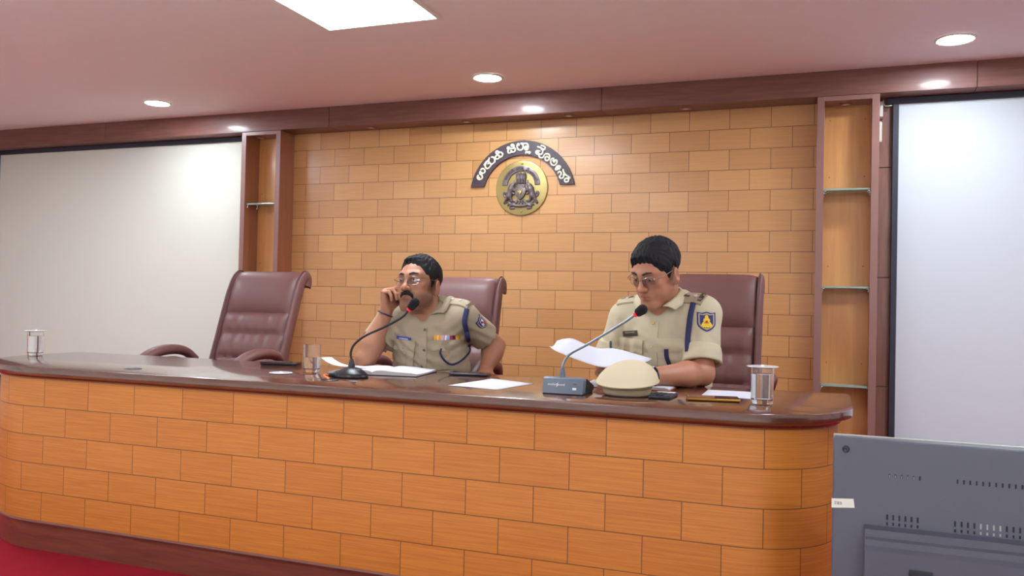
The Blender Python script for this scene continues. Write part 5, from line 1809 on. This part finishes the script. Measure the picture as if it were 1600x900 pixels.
    # shoulder straps
    for a, b, left in (((-.556, -1.760, 1.11), (-.450, -1.785, 1.085), 1), ((-.715, -1.715, 1.095), (-.802, -1.70, 1.065), 0)):
        ep, u, v, up = epaulette(so, SS, a, b, .062, M_EPAU2 if left else M_SHIRT2, zd=(0, -.62, .8) if left else (0, -.35, .94))
        at = lambda f, off=.0095: SS.hit((V3(*a) * (1 - f) + V3(*b) * f) + up * .05, -up)[0] + up * off
        star(ep, 'star', at(.70), u, v, up, .0125, M_SILVER if left else M_EPAU2)
        p = at(.36)
        e_ = MB().ball((0, 0, 0), (.005, .008, .0025), 10)
        for k in range(3): e_.ball((-.004 + .004 * k, .009, 0), (.0022, .004, .002), 8)
        e_.box((-.007, -.010, -.001), (.007, -.006, .0015), bev=.0006)
        e_.build('state_emblem', M_BROWNM, ep, smooth=True, M=frame(p, v, u, up) if False else frame(p, -v, u, up))
        if left:
            sgn = -v
            text_mesh('title_lettering', 'KSPS', .026, .0011, M_BROWNM, ep, frame(at(.93, .0105), sgn if sgn[1] > 0 else -sgn, -u if (np.cross(sgn if sgn[1] > 0 else -sgn, -u) @ up) > 0 else u, up))
    P = [on(SS, p) for p in ((-.486, -1.80, 1.068), (-.492, -1.82, 1.02), (-.498, -1.82, .97), (-.498, -1.82, .925), (-.497, -1.82, .885))]
    P = catmull([p + grad(SS, p) * .007 for p in P], 6)
    la = MB().tube(P, .0105, n=12, flat=(1.0, .7)).build('lanyard', M_NAVY, so, smooth=True)
    P = [on(SS, p) for p in ((-.584, -1.82, .895), (-.582, -1.82, .86), (-.572, -1.82, .825), (-.562, -1.82, .80))]
    P = catmull([p + grad(SS, p) * .0105 for p in P], 6)
    MB().tube(P, .0085, n=10, flat=(1, .5)).build('cord', M_NAVY, la, smooth=True)
    P = [V3(-.432, -1.70, 1.064), V3(-.410, -1.66, 1.055), V3(-.385, -1.645, 1.01), V3(-.372, -1.65, .95)]
    P = catmull([SS.hit(p + V3(.10, .05, .06), nrm(V3(-.10, -.05, -.06)))[0] + V3(.004, .002, .004) for p in P], 6)
    MB().tube(P, .0085, n=10).build('shoulder_cord', M_NAVY, la, smooth=True)
    sleeve_badge(so, SS, on(SS, (-.440, -1.78, .999)), None, .070, .076, (0, 0, 1), 'yellow')
    # wrist watch
    ax = nrm(V3(*wrL) - V3(*elL)); a = V3(*wrL) - ax * .016
    x = nrm(np.cross(ax, (0, 0, 1))); y = np.cross(x, ax); y = y if y[2] > 0 else -y
    wt = MB().tube([a + (x * math.cos(t_) + y * math.sin(t_)) * .0325 for t_ in np.linspace(0, 2 * PI, 33)], .0095, n=10, caps=False, flat=(.22, 1)).build('wrist_watch', M_BLACKPL, body, smooth=True)
    MB().lathe([(.0001, 0), (.017, 0), (.018, .004), (.016, .007), (.0001, .0065)], n=28).build('watch_case', M_STEEL, wt, smooth=True, M=frame(a + y * .031, x, ax, y))
    clothes_low(body, c)
    return tips


officer_left()
TIPS = officer_right()
pen_tip, pen_top = V3(-.748, -2.02, .822), V3(-.770, -1.962, .928)
pe = empty('pen', pen_tip, 'slim pen standing up behind the papers in the reading officer\'s hand', 'pen')
dd = nrm(pen_top - pen_tip); x = nrm(np.cross(dd, (0, 1, 0))); y = np.cross(dd, x)
Mp = frame((0, 0, 0), x, y, dd)
MB().lathe([(.0001, 0), (.0015, .004), (.0042, .016), (.0046, .03), (.0046, .078), (.0001, .078)], n=14).build('barrel', M_LID, pe, smooth=True, angle=50, M=Mp)
MB().lathe([(.0001, .078), (.005, .078), (.005, .104), (.0036, .112), (.0001, .113)], n=14).build('cap', mat('green black pen cap', (24, 62, 58), .3), pe, smooth=True, angle=50, M=Mp)
MB().box((-.0012, -.0075, .082), (.0012, -.0058, .108), bev=.0004).build('clip', M_CHROME, pe, M=Mp)

# ================================================================== camera and view
CR, CU, CF_ = np.array([0.9355937, 0.352392, 0.0220074]), np.array([-0.0145657, -0.0237556, 0.9996117]), np.array([-0.3527779, 0.9355509, 0.0170927])
cam = bpy.data.cameras.new('camera')
cam.sensor_width = 36.0
cam.lens = 1316.0 / 1600 * 36.0
cam.clip_start = .05
co = bpy.data.objects.new('camera', cam); COL.objects.link(co)
co.matrix_world = frame((0, -5.068, 1.0572), CR, CU, -CF_)
bpy.context.scene.camera = co
w = bpy.data.worlds.new('world'); bpy.context.scene.world = w
w.use_nodes = True
w.node_tree.nodes['Background'].inputs[0].default_value = (.8, .85, 1, 1)
w.node_tree.nodes['Background'].inputs[1].default_value = .1
sc = bpy.context.scene
sc.view_settings.view_transform = 'Standard'
sc.view_settings.look = 'None'
sc.view_settings.gamma = 1.0
sc.view_settings.use_curve_mapping = False
sc.view_settings.exposure = 2.25
sc.cycles.use_denoising = True
sc.cycles.max_bounces = 10
sc.cycles.transparent_max_bounces = 12
sc.cycles.caustics_reflective = False
sc.cycles.caustics_refractive = True
